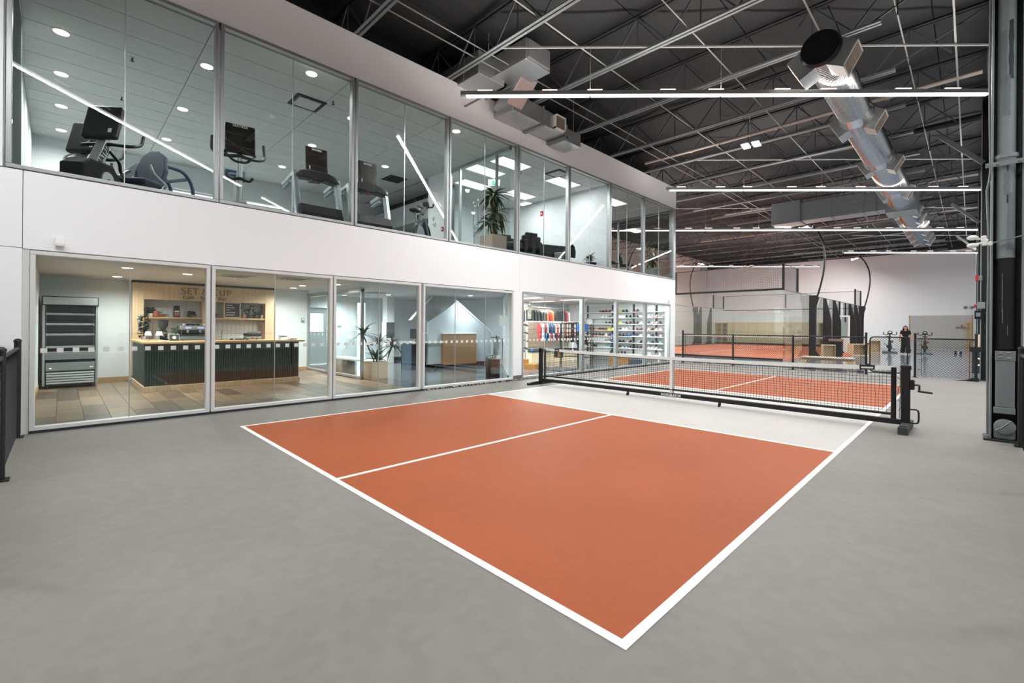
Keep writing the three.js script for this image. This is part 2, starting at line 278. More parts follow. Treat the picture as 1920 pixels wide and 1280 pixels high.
// ---------- floors inside ----------
{ // wood-look planks laid away from the glass, butt joints staggered
  const f = struct('floor_cafe', [b2(-7.75, FX - .1, -.2, -.012, 2.12, -3.9)], mat.baseboard, 'cafe floor of brown wood look planks');
  const tones = [[122, 102, 82], [104, 86, 69], [138, 117, 95], [90, 75, 61], [128, 106, 83]].map((c, i) => M('#ffffff', .38, 0, { map: grain(c, .35, 90 + i, [.9, .5]) }));
  const q = {}; let row = 0;
  for (let z = 2.12; z > -3.89; z -= .3, row++) {
    const d = Math.min(.3, z + 3.9); let x = FX - .1 + [0, .5, .2, .8][row % 4];
    for (; x > -7.74; x -= 1.2) {
      const a = Math.min(x, FX - .1), b = Math.max(x - 1.2, -7.75); if (a - b < .05) continue;
      const k = `${(a - b).toFixed(2)} ${d.toFixed(2)}`, t = Math.floor(rnd(0, 5)), g = (q[k] ??= boxUV(join(b2(-(a - b) / 2 + .0025, (a - b) / 2 - .0025, -.012, 0, -d / 2 + .0025, d / 2 - .0025))));
      const m = new THREE.Mesh(g, tones[t]); m.name = 'plank'; m.receiveShadow = m.castShadow = true; m.position.set((a + b) / 2, 0, z - d / 2); f.add(m);
    }
  }
  for (const [nm, x0, x1, z0, z1, lb] of [['floor_lobby', BX, FX - .1, -3.9, -10.4, 'polished dark grey lobby floor tiles'], ['floor_shop', BX, FX - .1, -10.4, -15.72, 'polished grey shop floor tiles']]) {
    const l = struct(nm, [b2(x0, x1, -.2, -.01, z0, z1)], mat.charcoal, lb); let p; const s = .9;
    for (let x = x1; x > x0 + .3; x -= s) for (let z = z0; z > z1 + .3; z -= s) p ? same('floor_tile', p, l, x - s / 2, 0, z - s / 2) : (p = part('floor_tile', b2(-s / 2 + .002, s / 2 - .002, -.01, 0, -s / 2 + .002, s / 2 - .002), mat.tile, l), p.position.set(x - s / 2, 0, z - s / 2));
  }
  struct('floor_back', [b2(BX, -7.75, -.2, -.002, 2.12, -3.9)], mat.tile);
}
// ---------- inner walls ----------
struct('wall_cafe', [b2(-7.95, -7.75, 0, 2.5, 2.12, -3.83)], mat.wallcool, 'cool white back wall of the cafe');
struct('baseboard_cafe', [b2(-7.75, -7.735, 0, .1, 2.12, .55), b2(-7.75, -7.735, 0, .1, -2.6, -3.8)], mat.baseoak);
struct('baseboard_side', [b2(-7.75, FX - .3, 0, .1, 2.105, 2.12)], mat.baseoak);
struct('baseboard_lobby', [b2(BX, BX + .02, 0, .14, -6.75, -9.9)], mat.charcoal);
{ // slanted partition between lobby and shop, seen edge on behind the pier
  const a = [FX - .22, -6.82], b = [-6.6, -11.3], L = Math.hypot(b[0] - a[0], b[1] - a[1]), ang = Math.atan2(-(b[1] - a[1]), b[0] - a[0]);
  struct('wall_shop', [ry(b2(0, L, 0, 2.5, -.06, .06), ang).translate(a[0], 0, a[1])], mat.wall, 'slanted white partition between lobby and shop');
}
struct('wall_shopback', [b2(-6.8, -6.6, 0, 2.5, -11.2, -15.72)], mat.wallgrey, 'rear wall of the sports shop');
struct('wall_stair', [b2(BX, -5.25, 0, 2.5, -10.1, -10.3)], mat.wallcool, 'pale wall at the end of the lobby');
// upstairs partitions
struct('wall_office', [b2(-6.6, FX - .12, 3.3, 6.16, -11.12, -11.28)], mat.wallcool, 'white upstairs wall with fire alarm pull');
struct('wall_gym', [b2(-5.1, -4.05, 3.3, 6.16, -6.55, -6.7)], mat.wallcool, 'narrow white upstairs wall with switch and thermostat');
struct('wall_recess', [b2(BX, -5.1, 3.3, 6.16, -7.5, -7.6), b2(-5.14, -5.1, 3.3, 6.16, -6.7, -7.5)], mat.charcoal, 'dark recess wall at the end of the gym');
struct('trim_2', [b2(BX, -5.15, 5.05, 5.75, -7.0, -7.5)], mat.wallgrey, 'pale bulkhead across the dark recess');
struct('wall_officeback', [b2(-7.0, -6.85, 3.3, 6.16, -7.6, -15.72)], mat.wallcool, 'white rear wall of the office');
{ // door at the back of the office
  const d = struct('door_2', null, null, 'glazed door in the rear wall of the office'); part('door_frame', [b2(-6.85, -6.8, 3.3, 5.4, -9.9, -9.96), b2(-6.85, -6.8, 3.3, 5.4, -10.84, -10.9), b2(-6.85, -6.8, 5.34, 5.4, -9.96, -10.84)], mat.alu, d);
  part('leaf', b2(-6.84, -6.815, 3.32, 5.34, -9.97, -10.83), mat.wallgrey, d);
}
{ // glazed partition with a pair of doors between gym and office
  const w = struct('window_22', null, null, 'glass partition upstairs with tall pull handles'); const z = -6.62;
  part('frame_rail', b2(-4.05, FX - .12, 6.08, 6.16, z - .04, z + .04), mat.framegrey, w); part('frame_rail', b2(-4.05, FX - .12, 3.3, 3.36, z - .04, z + .04), mat.framegrey, w);
  for (const x of [-4.02, -3.55, -1.95]) part('frame_post', b2(x - .025, x + .025, 3.36, 6.08, z - .035, z + .035), mat.framegrey, w);
  for (const [a, b] of [[-4, -3.57], [-3.53, -2.76], [-2.74, -1.97], [-1.93, FX - .13]]) part('pane', b2(a, b, 3.36, 6.08, z - .006, z + .006), mat.glassclear, w);
  for (const x of [-2.84, -2.66]) part('pull_handle', [cy([x, 3.95, z + .06], [x, 5.0, z + .06], .012), cy([x, 4.1, z], [x, 4.1, z + .06], .008), cy([x, 4.85, z], [x, 4.85, z + .06], .008)], mat.chrome, w);
}
{ // vestibule glass in the cafe
  const w = struct('window_23', null, null, 'aluminium framed glass screen beside the cafe counter'); const z = -3.83;
  for (const [a, b] of [[-7.75, -6.15], [-5.82, -4.05]]) {
    for (const y of [0.02, 2.3]) part('frame_rail', r2(a, b, y, y + .06, z - .04, z + .04), mat.framegrey, w);
    part('frame_post', r2(a, a + .07, 0, 2.36, z - .04, z + .04), mat.framegrey, w); part('frame_post', r2(b - .07, b, 0, 2.36, z - .04, z + .04), mat.framegrey, w);
    part('pane', b2(a + .06, b - .06, .07, 2.31, z - .005, z + .005), mat.glassclear, w);
    let q; for (let x = a + .25; x < b - .1; x += .3) q ? same('glass_marker', q, w, x) : (q = part('glass_marker', b2(-.03, .03, 1.12, 1.18, z + .006, z + .008), mat.marker, w), q.position.x = x);
  }
  part('track', r2(-7.75, -4.05, 2.36, 2.42, z - .05, z + .05), mat.framegrey, w);
}
// ---------- roof joists ----------
{
  const H = 7.12, T = 7.9, X0 = -2.4, XE = 5.95, XT = 7.55;
  const chord = (x0, x1, y, m) => [-1, 1].map(s => [b2(x0, x1, y - .035, y - .025, m * s * .014, m * s * .075), b2(x0, x1, y - .035, y + .035, m * s * .014, m * s * .024)]);
  const web = [], diag = []; const P = 1.32;
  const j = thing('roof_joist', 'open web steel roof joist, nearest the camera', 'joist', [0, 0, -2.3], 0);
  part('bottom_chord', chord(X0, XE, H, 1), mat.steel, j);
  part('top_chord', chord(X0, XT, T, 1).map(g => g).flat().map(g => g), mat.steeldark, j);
  part('filler', b2(X0, XE, H - .02, H + .01, -.01, .01), mat.black, j);
  const barPairs = [];
  for (let x = X0, i = 0; x < XE - .3; x += P, i++) {
    barPairs.push([[x, H, 0], [x + P / 2, T, 0], .022]); barPairs.push([[x + P / 2, T, 0], [x + P, H, 0], .022]); barPairs.push([[x + P / 2, H, 0], [x + P / 2, T, 0], .016]);
  }
  barPairs.push([[XE - .2, H, 0], [XT, T, 0], .024]);
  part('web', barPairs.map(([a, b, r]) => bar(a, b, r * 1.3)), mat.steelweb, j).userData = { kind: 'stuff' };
  const words = ['second', 'third', 'fourth', 'fifth', 'sixth', 'seventh', 'eighth', 'ninth', 'tenth', 'eleventh', 'twelfth', 'thirteenth', 'fourteenth', 'fifteenth', 'sixteenth', 'seventeenth', 'eighteenth', 'nineteenth'];
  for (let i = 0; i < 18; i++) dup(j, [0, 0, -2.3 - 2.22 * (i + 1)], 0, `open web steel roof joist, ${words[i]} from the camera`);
  // girders over the column line, and joists of the next bay
  const gd = thing('roof_girder', 'deep dark steel girder over the row of columns', 'girder', [7.6, 0, 0]);
  part('beam', [b2(-.12, .12, 7.4, 7.42, ZN, ZF), b2(-.12, .12, 7.98, 8, ZN, ZF), b2(-.008, .008, 7.42, 7.98, ZN, ZF)], mat.steeldark, gd);
  const far = [], fd = [];
  for (let z = -2.3; z > -43; z -= 2.22) { far.push(b2(7.75, XR - .02, H - .03, H, z - .06, z + .06), b2(7.75, XR - .02, T - .03, T, z - .06, z + .06)); for (let x = 8; x < XR - 1.4; x += 1.3) far.push(bar([x, H, z], [x + .65, T, z], .03), bar([x + .65, T, z], [x + 1.3, H, z], .03)); }
  for (let z = -18; z > -43; z -= 2.22) { far.push(b2(XL + .02, X0, H - .03, H, z - .06, z + .06), b2(XL + .02, X0, T - .03, T, z - .06, z + .06)); for (let x = XL + .1; x < X0 - 1; x += 1.3) far.push(bar([x, H, z], [x + .65, T, z], .03), bar([x + .65, T, z], [x + 1.3, H, z], .03)); }
  solo('distant_joists', far, mat.steelweb, 'tangle of roof joists beyond the columns and above the padel court', 'joists').userData.kind = 'stuff';
}
// bridging angles, sprinkler lines and conduits
{
  const lines = [[-.36, 7.17], [-.12, 7.24], [1.45, 7.18], [3.3, 7.18], [5.05, 7.18], [6.15, 7.3], [6.9, 7.18]];
  const wd = ['along the white front wall', 'beside the front wall, just above the first', 'over the left part of the court', 'over the middle of the court', 'left of the round duct', 'right of the round duct', 'nearest the columns'];
  lines.forEach(([x, y], i) => solo('bridging_angle', i % 2 ? [cy([x, y, -1], [x, y, -43.5], .013, .013, 8)] : [b2(x - .016, x + .016, y, y + .005, -1, -43.5), b2(x - .016, x - .012, y, y + .032, -1, -43.5)], mat.strut, `long thin steel line under the joists ${wd[i]}`, i % 2 ? 'pipe' : 'brace'));
  const pipe = (x0, x1, y, z, r, m, l) => solo('sprinkler_pipe', [cy([x0, y, z], [x1, y, z], r, r, 10), ...[.2, .5, .8].map(t => cy([x0 + (x1 - x0) * t - .04, y, z], [x0 + (x1 - x0) * t + .04, y, z], r * 1.35, r * 1.35, 10))], m, l, 'pipe');
  pipe(-1.1, 7.3, 7.3, -13.05, .05, mat.pipe, 'beige sprinkler main crossing behind the hanging flood light');
  pipe(-2, 7.3, 7.45, -16.7, .09, mat.steeldark, 'thick dark pipe across the roof beyond the second light strip');
  pipe(-2, 7.3, 7.35, -22.9, .05, mat.pipe, 'beige sprinkler branch above the black box duct');
  pipe(-6, 7.3, 7.35, -29.5, .05, mat.pipe, 'beige sprinkler branch over the padel court');
}
// ---------- linear lights, hung at 45 degrees to the building ----------
{
  const strips = [
    ['first light strip from the camera, across the top of the picture', [-.111, -3.934], [7.353, -11.12], 1], ['second light strip, ending at the corner of the white front', [-.103, -12.703], [7.331, -19.737], 1],
    ['third light strip, passing behind the corner meeting room', [-5.4, -16.6], [7.341, -28.255], 1], ['fourth light strip, short one high on the far wall at right', [1.627, -31.875], [7.404, -37.158], 1],
    ['left of two end to end light strips above the padel court', [-8.669, -31.244], [-4.922, -34.592], 0], ['right of two end to end light strips above the padel court', [-4.835, -34.669], [-.815, -38.262], 0],
    ['light strip behind the camera, seen mirrored in the upper windows', [-.15, 4.65], [7.35, -2.5], 1],
    ['first strip right of the column', [7.75, -11.5], [15.2, -18.67], 1], ['second strip right of the column', [7.7, -20.1], [15.1, -27.1], 1], ['third strip right of the column', [7.7, -28.6], [15.1, -35.4], 1], ['light strip right of the camera', [8.2, -3.3], [15.6, -10.4], 0],
  ];
  let k2 = 0;
  for (const [where, a, b, strut] of strips) {
    const L = Math.hypot(b[0] - a[0], b[1] - a[1]), ang = Math.atan2(-(b[1] - a[1]), b[0] - a[0]);
    const t = thing('light_strip', `thin white linear lamp, ${where}`, 'lamp', [a[0], 6.05, a[1]], ang);
    const n = Math.max(2, Math.round(L / 2.6)), s = L / n;
    part('housing', [r2(0, L, .02, .1, -.035, .035, .006), b2(-.012, 0, .01, .105, -.04, .04), b2(L, L + .012, .01, .105, -.04, .04)], mat.alu, t);
    for (let i = 0; i < n; i++) part('light_diffuser', r2(i * s + .012 + (i ? 0 : .09), (i + 1) * s - .012, -.02, .02, -.032, .032, .012), mat.glow, t);
    const up = part('uplight', r2(-.15, .15, .105, .125, -.03, .03, .004), mat.glowpink, t); let x = .48, k = 0; up.position.x = x;
    while ((x += [1.3, .9, 1.45, .95][k++ % 4]) < L - .3) same('uplight', up, t, x);
    for (let i = 0; i <= n; i++) part('hanger_wire', cy([i * s || .05, .1, 0], [i * s || .05, strut ? 1.0 : 1.95, 0], .0025, .0025, 4), mat.strut, t);
    const c = [(a[0] + b[0]) / 2, (a[1] + b[1]) / 2];
    const l = new THREE.RectAreaLight('#fbfbfc', POW.strip, L - .2, .064); l.position.set(c[0], 6.02, c[1]); l.rotation.order = 'YXZ'; l.rotation.set(-PI / 2, ang, 0); l.name = 'strip_light'; scene.add(l);
    const up2 = new THREE.RectAreaLight('#fff1ea', POW.up, L - .4, .05); up2.position.set(c[0], 6.19, c[1]); up2.rotation.order = 'YXZ'; up2.rotation.set(PI / 2, ang, 0); up2.name = 'uplight_light'; scene.add(up2);
    if (strut) solo('strut_channel', [r2(0, L + .1, 1.07, 1.105, -.018, .018, .003)], mat.strut, `pale steel channel ${k2++} over the ${where.split(',')[0]}`.replace(/ \d+ /, ' '), 'channel', null, [a[0] + .36, 6.06, a[1] - .62], ang);
  }
}
{ // hanging twin flood light
  const t = thing('flood_light', 'bright twin headed flood light hung from the joists by a cable', 'lamp', [2.9, 6.42, -11.55], .12);
  for (const s of [-1, 1]) { part('lamp_head', r2(s * .13 - .1, s * .13 + .1, 0, .05, -.2, .2, .02), mat.alu, t); part('light_lens', r2(s * .13 - .09, s * .13 + .09, -.02, .005, -.19, .19, .012), mat.glow, t); }
  part('bracket', [b2(-.2, .2, .05, .08, -.02, .02), cy([0, .05, 0], [0, .2, 0], .02)], mat.alu, t);
  part('cable', tb([[0, .2, 0], [.02, .42, .01], [-.03, .62, 0], [.0, .7, .2], [.03, .71, .39]], .008, 20, 5), mat.strut, t);
  area('#ffffff', POW.flood, .45, .22, [2.9, 6.38, -11.55], [2.9, 0, -11.55], 'flood');
}
// ---------- columns ----------
function column(z, label, main) {
  const t = thing('steel_column', label, 'column', [7.47, 0, z]); const w = .125, d = .3;
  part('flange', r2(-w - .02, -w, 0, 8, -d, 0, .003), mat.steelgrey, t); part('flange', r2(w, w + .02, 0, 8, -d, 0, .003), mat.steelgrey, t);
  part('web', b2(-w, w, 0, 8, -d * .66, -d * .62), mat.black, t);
  part('base_plate', r2(-.2, .2, 0, .025, -d - .05, .06, .004), mat.steeldark, t);
  part('brace', bar([-.1, 6.2, -.15], [-1.0, 7.2, -.15], .09, .12), mat.steel, t);
  if (!main) return t;
  return t;
}
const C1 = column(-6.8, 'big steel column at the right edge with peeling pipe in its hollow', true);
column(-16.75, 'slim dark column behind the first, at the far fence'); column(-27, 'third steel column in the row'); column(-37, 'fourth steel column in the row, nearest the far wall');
{ // rain pipe in the hollow of the first column
  const t = thing('drain_pipe', 'grey rain pipe with peeling paint standing in the column', 'pipe', [7.46, 0, -6.87]);
  part('pipe', cy([0, 2.35, 0], [0, 8, 0], .084, .084, 28), mat.peel, t);
  part('pipe', cy([0, 1.18, 0], [0, 2.35, 0], .08, .08, 28), mat.blackmatte, t);
  part('collar', [cy([0, 3.63, 0], [0, 3.68, 0], .112, .112, 28), cy([0, 3.56, 0], [0, 3.63, 0], .084, .104, 28)], mat.peel, t);
  const flake = (pts, y, a, m, lift) => { // a curled sheet of paint on the pipe
    const g = new THREE.BufferGeometry(), P = [], R = .0865;
    const N = 10, Q = 5; const at = (i, j) => { const u = i / N, v = j / Q, w = pts[0] + pts[1] * (.75 + .25 * Math.sin(i * 1.7 + 2)), th = a + (v - .5) * w, r = R + lift * (v * v) * (.5 + .5 * Math.sin(i * .9)); return [Math.sin(th) * r, y + (u - .5) * pts[2] + .006 * Math.sin(i * 3 + j), Math.cos(th) * r]; };
    for (let i = 0; i < N; i++) for (let j = 0; j < Q; j++) P.push(...at(i, j), ...at(i, j + 1), ...at(i + 1, j + 1), ...at(i, j), ...at(i + 1, j + 1), ...at(i + 1, j));
    g.setAttribute('position', new THREE.Float32BufferAttribute(P, 3)); g.computeVertexNormals(); return part('paint_flake', g, m, t);
  };
  const ds = new THREE.MeshPhysicalMaterial({ color: '#6c7678', roughness: .6, side: THREE.DoubleSide }), dd = new THREE.MeshPhysicalMaterial({ color: '#2b3032', roughness: .7, side: THREE.DoubleSide });
  flake([.25, .35, .75], 5.0, .42, dd, .002); flake([.5, .35, .7], 4.9, -.5, ds, .014); flake([.5, .5, .5], 4.42, -.1, ds, .004); flake([.3, .4, .3], 3.3, .0, ds, .006); flake([.3, .25, .45], 2.95, .45, ds, .004); flake([.1, .08, .5], 3.3, .1, dd, .001); flake([.5, .3, .5], 2.7, .5, ds, .006); flake([.04, .05, .5], 1.9, -.35, ds, .002); flake([.05, .05, .18], 1.6, -.3, ds, .002); flake([.03, .03, .12], 1.42, .2, ds, .002);
  part('cover', r2(-.085, .085, .44, 1.12, -.02, .1, .01), mat.steelgrey, t);
  part('strap', r2(-.09, .09, 1.04, 1.16, .09, .108, .004), mat.steelgrey, t);
  part('bolt', [[-.04, 1.13], [.03, 1.14], [-.04, 1.08], [.03, 1.07]].map(([x, y]) => r2(x - .02, x + .02, y - .006, y + .006, .105, .122, .003)), mat.alu, t);
  part('ledge', r2(-.1, .09, .36, .44, -.03, .115, .01), mat.steelgrey, t);
  part('cleanout', [rx(lathe([[0, 0], [.088, 0], [.1, .02], [.1, .06], [.085, .085], [0, .09]], 0, 0, 0, 24), PI / 2).translate(0, .19, .02), r2(-.1, .1, .02, .19, -.02, .05, .03)], mat.steelgrey, t);
  part('cleanout_rib', tb([[-.085, .14, .112], [-.03, .18, .115], [.02, .235, .113], [.06, .28, .105]], .006, 12, 5), mat.alu, t);
}
{ // clamps and cable on the column
  const t = thing('column_clamp', 'grey steel strap bolted round the column above the light fitting', 'clamp', [7.47, 3.55, -6.74]);
  part('strap', r2(-.2, .3, -.03, .03, 0, .012, .004), mat.steel, t); part('bolt', [-.17, -.09, .1, .2].map(x => cy([x, 0, .01], [x, 0, .035], .014, .014, 6)), mat.steelgrey, t);
  const u = thing('emergency_lamp', 'white twin head emergency lamp on a grey arm across the column', 'lamp', [7.3, 2.58, -6.72]);
  part('arm', bar([.03, -.04, .02], [.42, .05, .02], .05, .012), mat.steel, u); part('arm_pivot', cy([.02, -.04, .0], [.02, -.04, .045], .026, .026, 16), mat.white, u);
  part('back_box', [rz(r2(-.06, -.01, -.06, .07, -.02, .03, .012), .1), cy([-.05, .0, .01], [.0, 0, .01], .02)], mat.white, u);
  for (const s of [-1, 1]) part('lamp_head', [ball(.045, -.14, s * .05, .02, [1.25, .72, .8]), cy([-.1, s * .035, .01], [-.04, s * .02, .01], .013)], mat.white, u);
  solo('conduit', tb([[-.16, .05, .02], [-.165, 1.5, .02], [-.16, 2.55, .025], [-.18, 3.3, .03], [-.15, 3.5, .04], [-.16, 4.5, .02], [-.16, 7.8, .02]], .013, 60, 7), mat.steelgrey, 'grey cable conduit running up the left edge of the big column', 'conduit', null, [7.47, 0, -6.98]);
}
{ // devices on the second column
  const t = thing('control_box', 'small dark control box on the second column', 'box', [7.31, 1.86, -16.72]); part('body', r2(-.1, .06, -.12, .12, 0, .1, .01), mat.blackgloss, t); part('screen', r2(-.07, .02, -.05, .06, .1, .106, .002), mat.steelgrey, t);
  const f = thing('fire_bell', 'red fire device above the dark control box on the second column', 'alarm', [7.28, 2.9, -16.72]); part('body', r2(-.06, .0, -.09, .09, 0, .08, .015), mat.red, f); part('bracket', r2(0, .08, -.07, .07, 0, .05, .01), mat.greyp, f);
  const g = thing('alarm_button', 'small red emergency knob just above the control box on the column', 'button', [7.26, 2.12, -16.72]); part('knob', cy([-.06, 0, .03], [.0, 0, .03], .05, .04, 14), mat.red, g); part('back_box', r2(0, .16, -.09, .1, -.02, .08, .01), mat.steelgrey, g);
  const e = thing('emergency_lamp', 'pale emergency lamp with two heads on the far wall beside the column', 'lamp', [7.0, 2.95, ZF + .06]); part('body', r2(-.12, .12, -.35, 0, -.06, .05, .02), mat.white, e); for (const s of [-1, 1]) part('lamp_head', ball(.1, s * .17, .1, .08), mat.steelgrey, e);
}
// ---------- ducts ----------
{
  const X = 5.18, Y = 6.55; let z = -8.0;
  const t = thing('spiral_duct', 'long shiny round spiral duct with square side vents, capped toward the camera', 'duct', [X, Y, 0]);
  part('end_cap', [cy([0, 0, z + .02], [0, 0, z - .01], .29, .29, 36), cy([0, 0, z], [0, 0, z - .07], .3, .33, 36)], mat.blackgloss, t);
  const ribbed = (z0, z1, r) => { const p = [], n = Math.round((z0 - z1) / .07); for (let i = 0; i <= n; i++) { const a = z0 - (z0 - z1) * i / n; p.push([r, a], [r + .012, a - .012], [r, a - .024]); } const g = lathe(p.map(([q, a]) => [q, -a]), 0, 0, 0, 36); return g.rotateX(-PI / 2); };
  const vent = (z, s) => { const o = new THREE.Group();
    for (const a of s) { const q = ext([[.18, -.23], [.5, -.23], [.5, .23], [.18, .23]], .5, 0).translate(0, 0, z - .5); const v = part('vent_box', rz(q, a), mat.galvbox, t);
      const fr = rz(join([b2(.5, .512, -.23, .23, z - .03, z), b2(.5, .512, -.23, .23, z - .5, z - .47), b2(.5, .512, -.23, -.2, z - .5, z), b2(.5, .512, .2, .23, z - .5, z)]), a); part('vent_frame', fr, mat.whitegloss, v);
      const sl = []; for (let k = 0; k < 12; k++) sl.push(b2(.5, .506, -.19 + k * .034, -.17 + k * .034, z - .48, z - .02)); part('vent_louvre', rz(join(sl), a), mat.tan, v); } };
  const A = [-.5, PI + .5];
  let zz = z - .05;
  for (const [len, r, rn] of [[3.6, .31, .35], [3.9, .35, .38], [3.9, .38, .42], [2.1, .42, .42]]) {
    vent(zz - .05, A);
    part('duct_section', ribbed(zz, zz - len + .45, r), mat.galv, t);
    part('reducer', cy([0, 0, zz - len + .45], [0, 0, zz - len], r, rn, 36, true), mat.galv, t); zz -= len;
  }
  part('tee_box', [r2(-.48, .48, -.5, .5, zz - 1.1, zz + .05, .02), cy([0, 0, zz + .3], [0, 0, zz], .42, .48, 36, true)], mat.galvdark, t); const zt = zz - .5; zz -= 1.1;
  for (const [len, r] of [[3.6, .42], [3.6, .4], [3.2, .36]]) { part('duct_section', ribbed(zz, zz - len, r), mat.galv, t); vent(zz - .6, A); vent(zz - 2.3, A); zz -= len; }
  const b = thing('box_duct', 'dark rectangular duct joining the round duct from the left, far over the hall', 'duct', [0, 6.6, zt]);
  part('duct_section', r2(4.0, 4.72, -.38, .4, -.42, .42, .01), mat.galvdark, b); part('flange', [4.0, 4.4, 2.9, 1.75].map(x => b2(x - .02, x + .02, -.4, .5, -.46, .46)), mat.steelgrey, b);
  part('duct_section', r2(2.9, 4.0, -.38, .46, -.44, .44, .01), mat.galvdark, b); part('duct_section', r2(1.75, 2.9, -.36, .46, -.4, .4, .01), mat.galvdark, b); part('plenum', r2(.6, 1.75, -.4, .58, -.5, .5, .01), mat.galvdark, b); part('stiffener', [-.25, 0, .22].map(y => b2(2.95, 3.95, y - .01, y + .01, .44, .46)), mat.steelgrey, b);
  for (const x of [4.5, 3.0, 1.2]) part('hanger_rod', cy([x, .4, .3], [x, 1.3, .3], .012, .012, 5), mat.steelgrey, b);
}
{ // box duct over the white front
  const t = thing('box_duct', 'shiny stepped rectangular duct hugging the top of the white front wall', 'duct', [0, 0, 0]);
  part('trunk', [r2(-2.3, -.55, 7.02, 7.55, -4.75, -5.55, .015)], mat.galvbox, t);
  part('trunk', [r2(-.62, .42, 7.15, 7.62, -5.25, -6.05, .015)], mat.galvbox, t);
  part('drop', ext([[-.6, 7.2], [-.1, 7.2], [-.62, 6.72], [-1.12, 6.72]], .5, .01).translate(0, 0, -6.2), mat.galvbox, t);
  part('duct_section', r2(-1.28, -.62, 6.62, 7.06, -5.9, -7.0, .012), mat.galvbox, t);
  part('duct_section', r2(-1.26, -.64, 6.63, 7.05, -7.0, -7.95, .012), mat.galvbox, t);
  part('duct_section', r2(-1.24, -.66, 6.5, 6.86, -7.95, -8.65, .012), mat.galvbox, t);
  part('flange', [r2(-1.3, -.6, 6.58, 6.62, -6.94, -7.04, .006), r2(-1.3, -.6, 6.55, 6.6, -7.9, -8.0, .006), b2(-.62, -.59, 6.6, 7.08, -6.96, -7.02), b2(-.64, -.6, 6.52, 6.9, -7.92, -7.98)], mat.galvdark, t);
  part('vent_frame', [b2(-.64, -.56, 6.66, 7.04, -7.42, -7.45), b2(-.64, -.56, 6.66, 7.04, -7.83, -7.86), b2(-.64, -.56, 6.66, 6.69, -7.42, -7.86), b2(-.64, -.56, 7.01, 7.04, -7.42, -7.86)], mat.whitegloss, t);
  const sl = []; for (let k = 0; k < 11; k++) sl.push(b2(-.63, -.58, 6.7 + k * .029, 6.712 + k * .029, -7.44, -7.84)); part('vent_louvre', sl, mat.tan, t);
  part('damper', [r2(.3, .46, 7.2, 7.6, -5.3, -6.0, .01)], mat.galvdark, t); part('cap', ball(.03, .3, 7.64, -5.5), mat.red, t);
  for (const g of [b2(-1.35, -.55, 6.6, 6.62, -4.95, -5.0), b2(-1.3, -.4, 7.0, 7.02, -5.6, -5.64), cy([-.5, 7.55, -5], [-.5, 8, -5], .01, .01, 5), cy([-.65, 7.06, -6.5], [-.65, 8, -6.5], .01, .01, 5), cy([-.66, 6.86, -8.3], [-.66, 8, -8.3], .01, .01, 5)]) part('support', g, mat.steelgrey, t);
}
